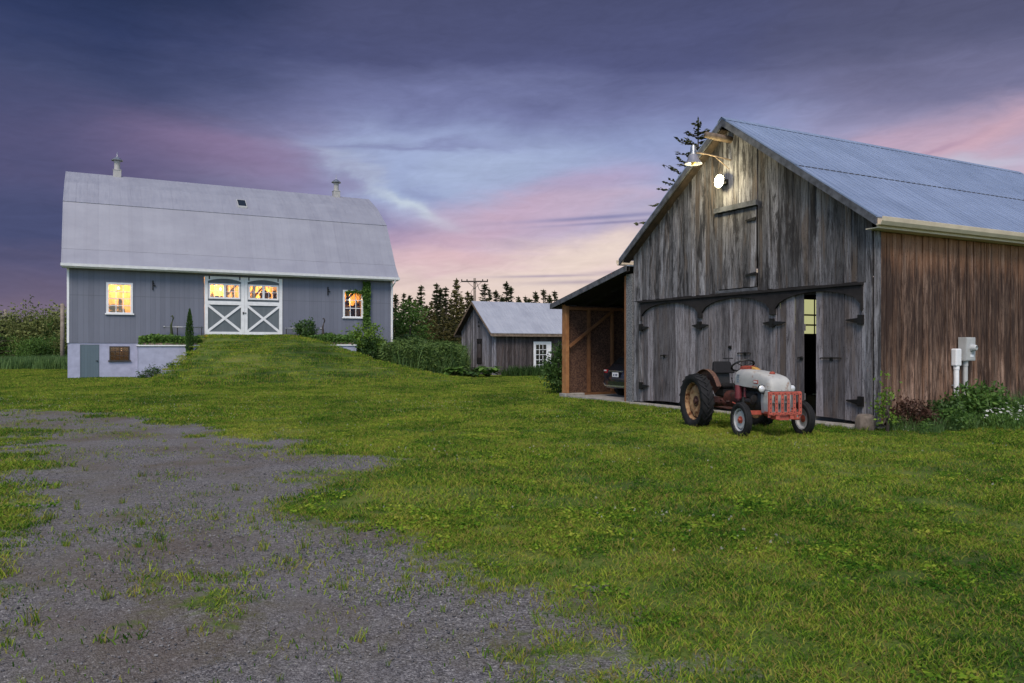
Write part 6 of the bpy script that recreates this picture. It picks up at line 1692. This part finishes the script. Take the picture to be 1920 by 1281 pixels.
    broad_clump(gloc(at(914, 53.4), 53.4), .9, 54, 'largest big leaved plant at the near corner of the small shed')
    broad_clump(gloc(at(887, 52.0), 52.0), .5, 30, 'low big leaved plant on the lawn edge before the shed gable', 'deepgreen')
    C = []; n = 90
    src = [blades('iris', 26, .16, .35, .75, .05, .55, M['deepgreen']) for _ in range(3)]
    x = rng.uniform(.0, 3.6, n); y = rng.uniform(-2.6, -1.2, n); pts = [sl(a, b) for a, b in zip(x, y)]
    scatter('border_plants', pts, .8 + .5 * rng.random(n), rng.random(n) * 6, src, rng.integers(0, 3, n), label='strappy dark leaves bordering the side of the small shed', cat='border plants', kind='stuff')
    # dark shrub left of the carport
    px_, Y_ = at(1047, 30.6), 30.6
    broadleaf('dense_shrub', 'dense dark shrub against the left post of the carport', 'shrub', gloc(px_, Y_ + .3, -.03), 1.95, .46, .6, M['deepgreen'], 46, 50, .13, .07, trunk=False, zlow=.02, cl=.32, part='foliage')
    # bed along the brown wall
    def rb(x, y): p = on_barn(x, y, 0); return (p[0], p[1], gz(p[0], p[1]) - .02)
    broadleaf('corner_sapling', 'spindly lime leaved sapling at the grey barn corner', 'sapling', rb(-.28, -.55), 1.22, .24, .22, M['limegreen'], 20, 14, .085, .05, trunk=True, zlow=.08, cl=.2, part='foliage')
    broadleaf('reddish_shrub', 'low red tinged shrub at the foot of the brown wall', 'shrub', rb(.62, -.62), .68, .55, .40, M['redleaf'], 34, 46, .085, .045, trunk=False, zlow=.02, cl=.22, part='foliage')
    broadleaf('low_green_shrub', 'low mid green shrub right of the red tinged shrub', 'shrub', rb(1.25, -.95), .50, .48, .36, M['leafgreen'], 26, 44, .085, .05, trunk=False, zlow=.02, cl=.2, part='foliage')
    broadleaf('dark_green_shrub', 'dark green shrub between the red tinged shrub and the meter pipes', 'shrub', rb(1.75, -.55), .62, .5, .36, M['deepgreen'], 28, 46, .09, .05, trunk=False, zlow=.02, cl=.22, part='foliage')
    broadleaf('peony_bush', 'tall leafy green bush below the electricity meter', 'shrub', rb(2.75, -.72), 1.02, .66, .46, M['leafgreen'], 52, 50, .12, .06, trunk=False, zlow=.04, cl=.26, part='foliage')
    T = thing('daisy_clump', 'clump of white daisies in the bed below the meter', 'flowers', rb(2.75, -1.45), TH)
    n = 1400; x = rng.normal(size=n) * .42; y = rng.normal(size=n) * .22; z = rng.random(n) * .38
    leaves('foliage', np.stack([x, y, z], 1), .09, .022, M['leafgreen'], T, D=np.stack([rng.normal(size=n) * .4, rng.normal(size=n) * .4, np.ones(n)], 1))
    for k in range(52):
        a, b, c = random.gauss(0, .36), random.gauss(0, .20), random.uniform(.26, .52)
        if k > 40: a += .55; c += .12
        mb = MB(); up = Vector((random.gauss(0, .35), random.gauss(-.35, .3), 1)).normalized(); e1 = up.orthogonal().normalized(); e2 = up.cross(e1); o_ = Vector((a, b, c))
        for j in range(9):
            t0, t1 = 2 * math.pi * (j + .1) / 9, 2 * math.pi * (j + .9) / 9
            mb.face([o_ + (e1 * math.cos(t0) + e2 * math.sin(t0)) * .008, o_ + (e1 * math.cos(t0) + e2 * math.sin(t0)) * .033, o_ + (e1 * math.cos(t1) + e2 * math.sin(t1)) * .033, o_ + (e1 * math.cos(t1) + e2 * math.sin(t1)) * .008], .5)
        mb.build('flower_head', M['petal'], T, fix=False)
    src = [blades('tg', 40, .16, .25, .75, .012, .55, M['meadow']) for _ in range(2)] + [leaf_clump(.5, 60, M['leafgreen'], .2)]
    n = 260; x = np.concatenate([rng.uniform(3.3, 8.0, 190), rng.uniform(-.1, 3.3, 70)]); y = np.concatenate([rng.uniform(-1.3, -.25, 190), rng.uniform(-1.25, -.3, 70)])
    sc = np.where(x > 3.3, .8 + .5 * rng.random(n), .40 + .3 * rng.random(n))
    scatter('wall_weeds', [rb(a, b) for a, b in zip(x, y)], sc, rng.random(n) * 6, src, rng.integers(0, 3, n), label='long grass and weeds growing along the foot of the brown wall', cat='weeds', kind='stuff')
build_beds()
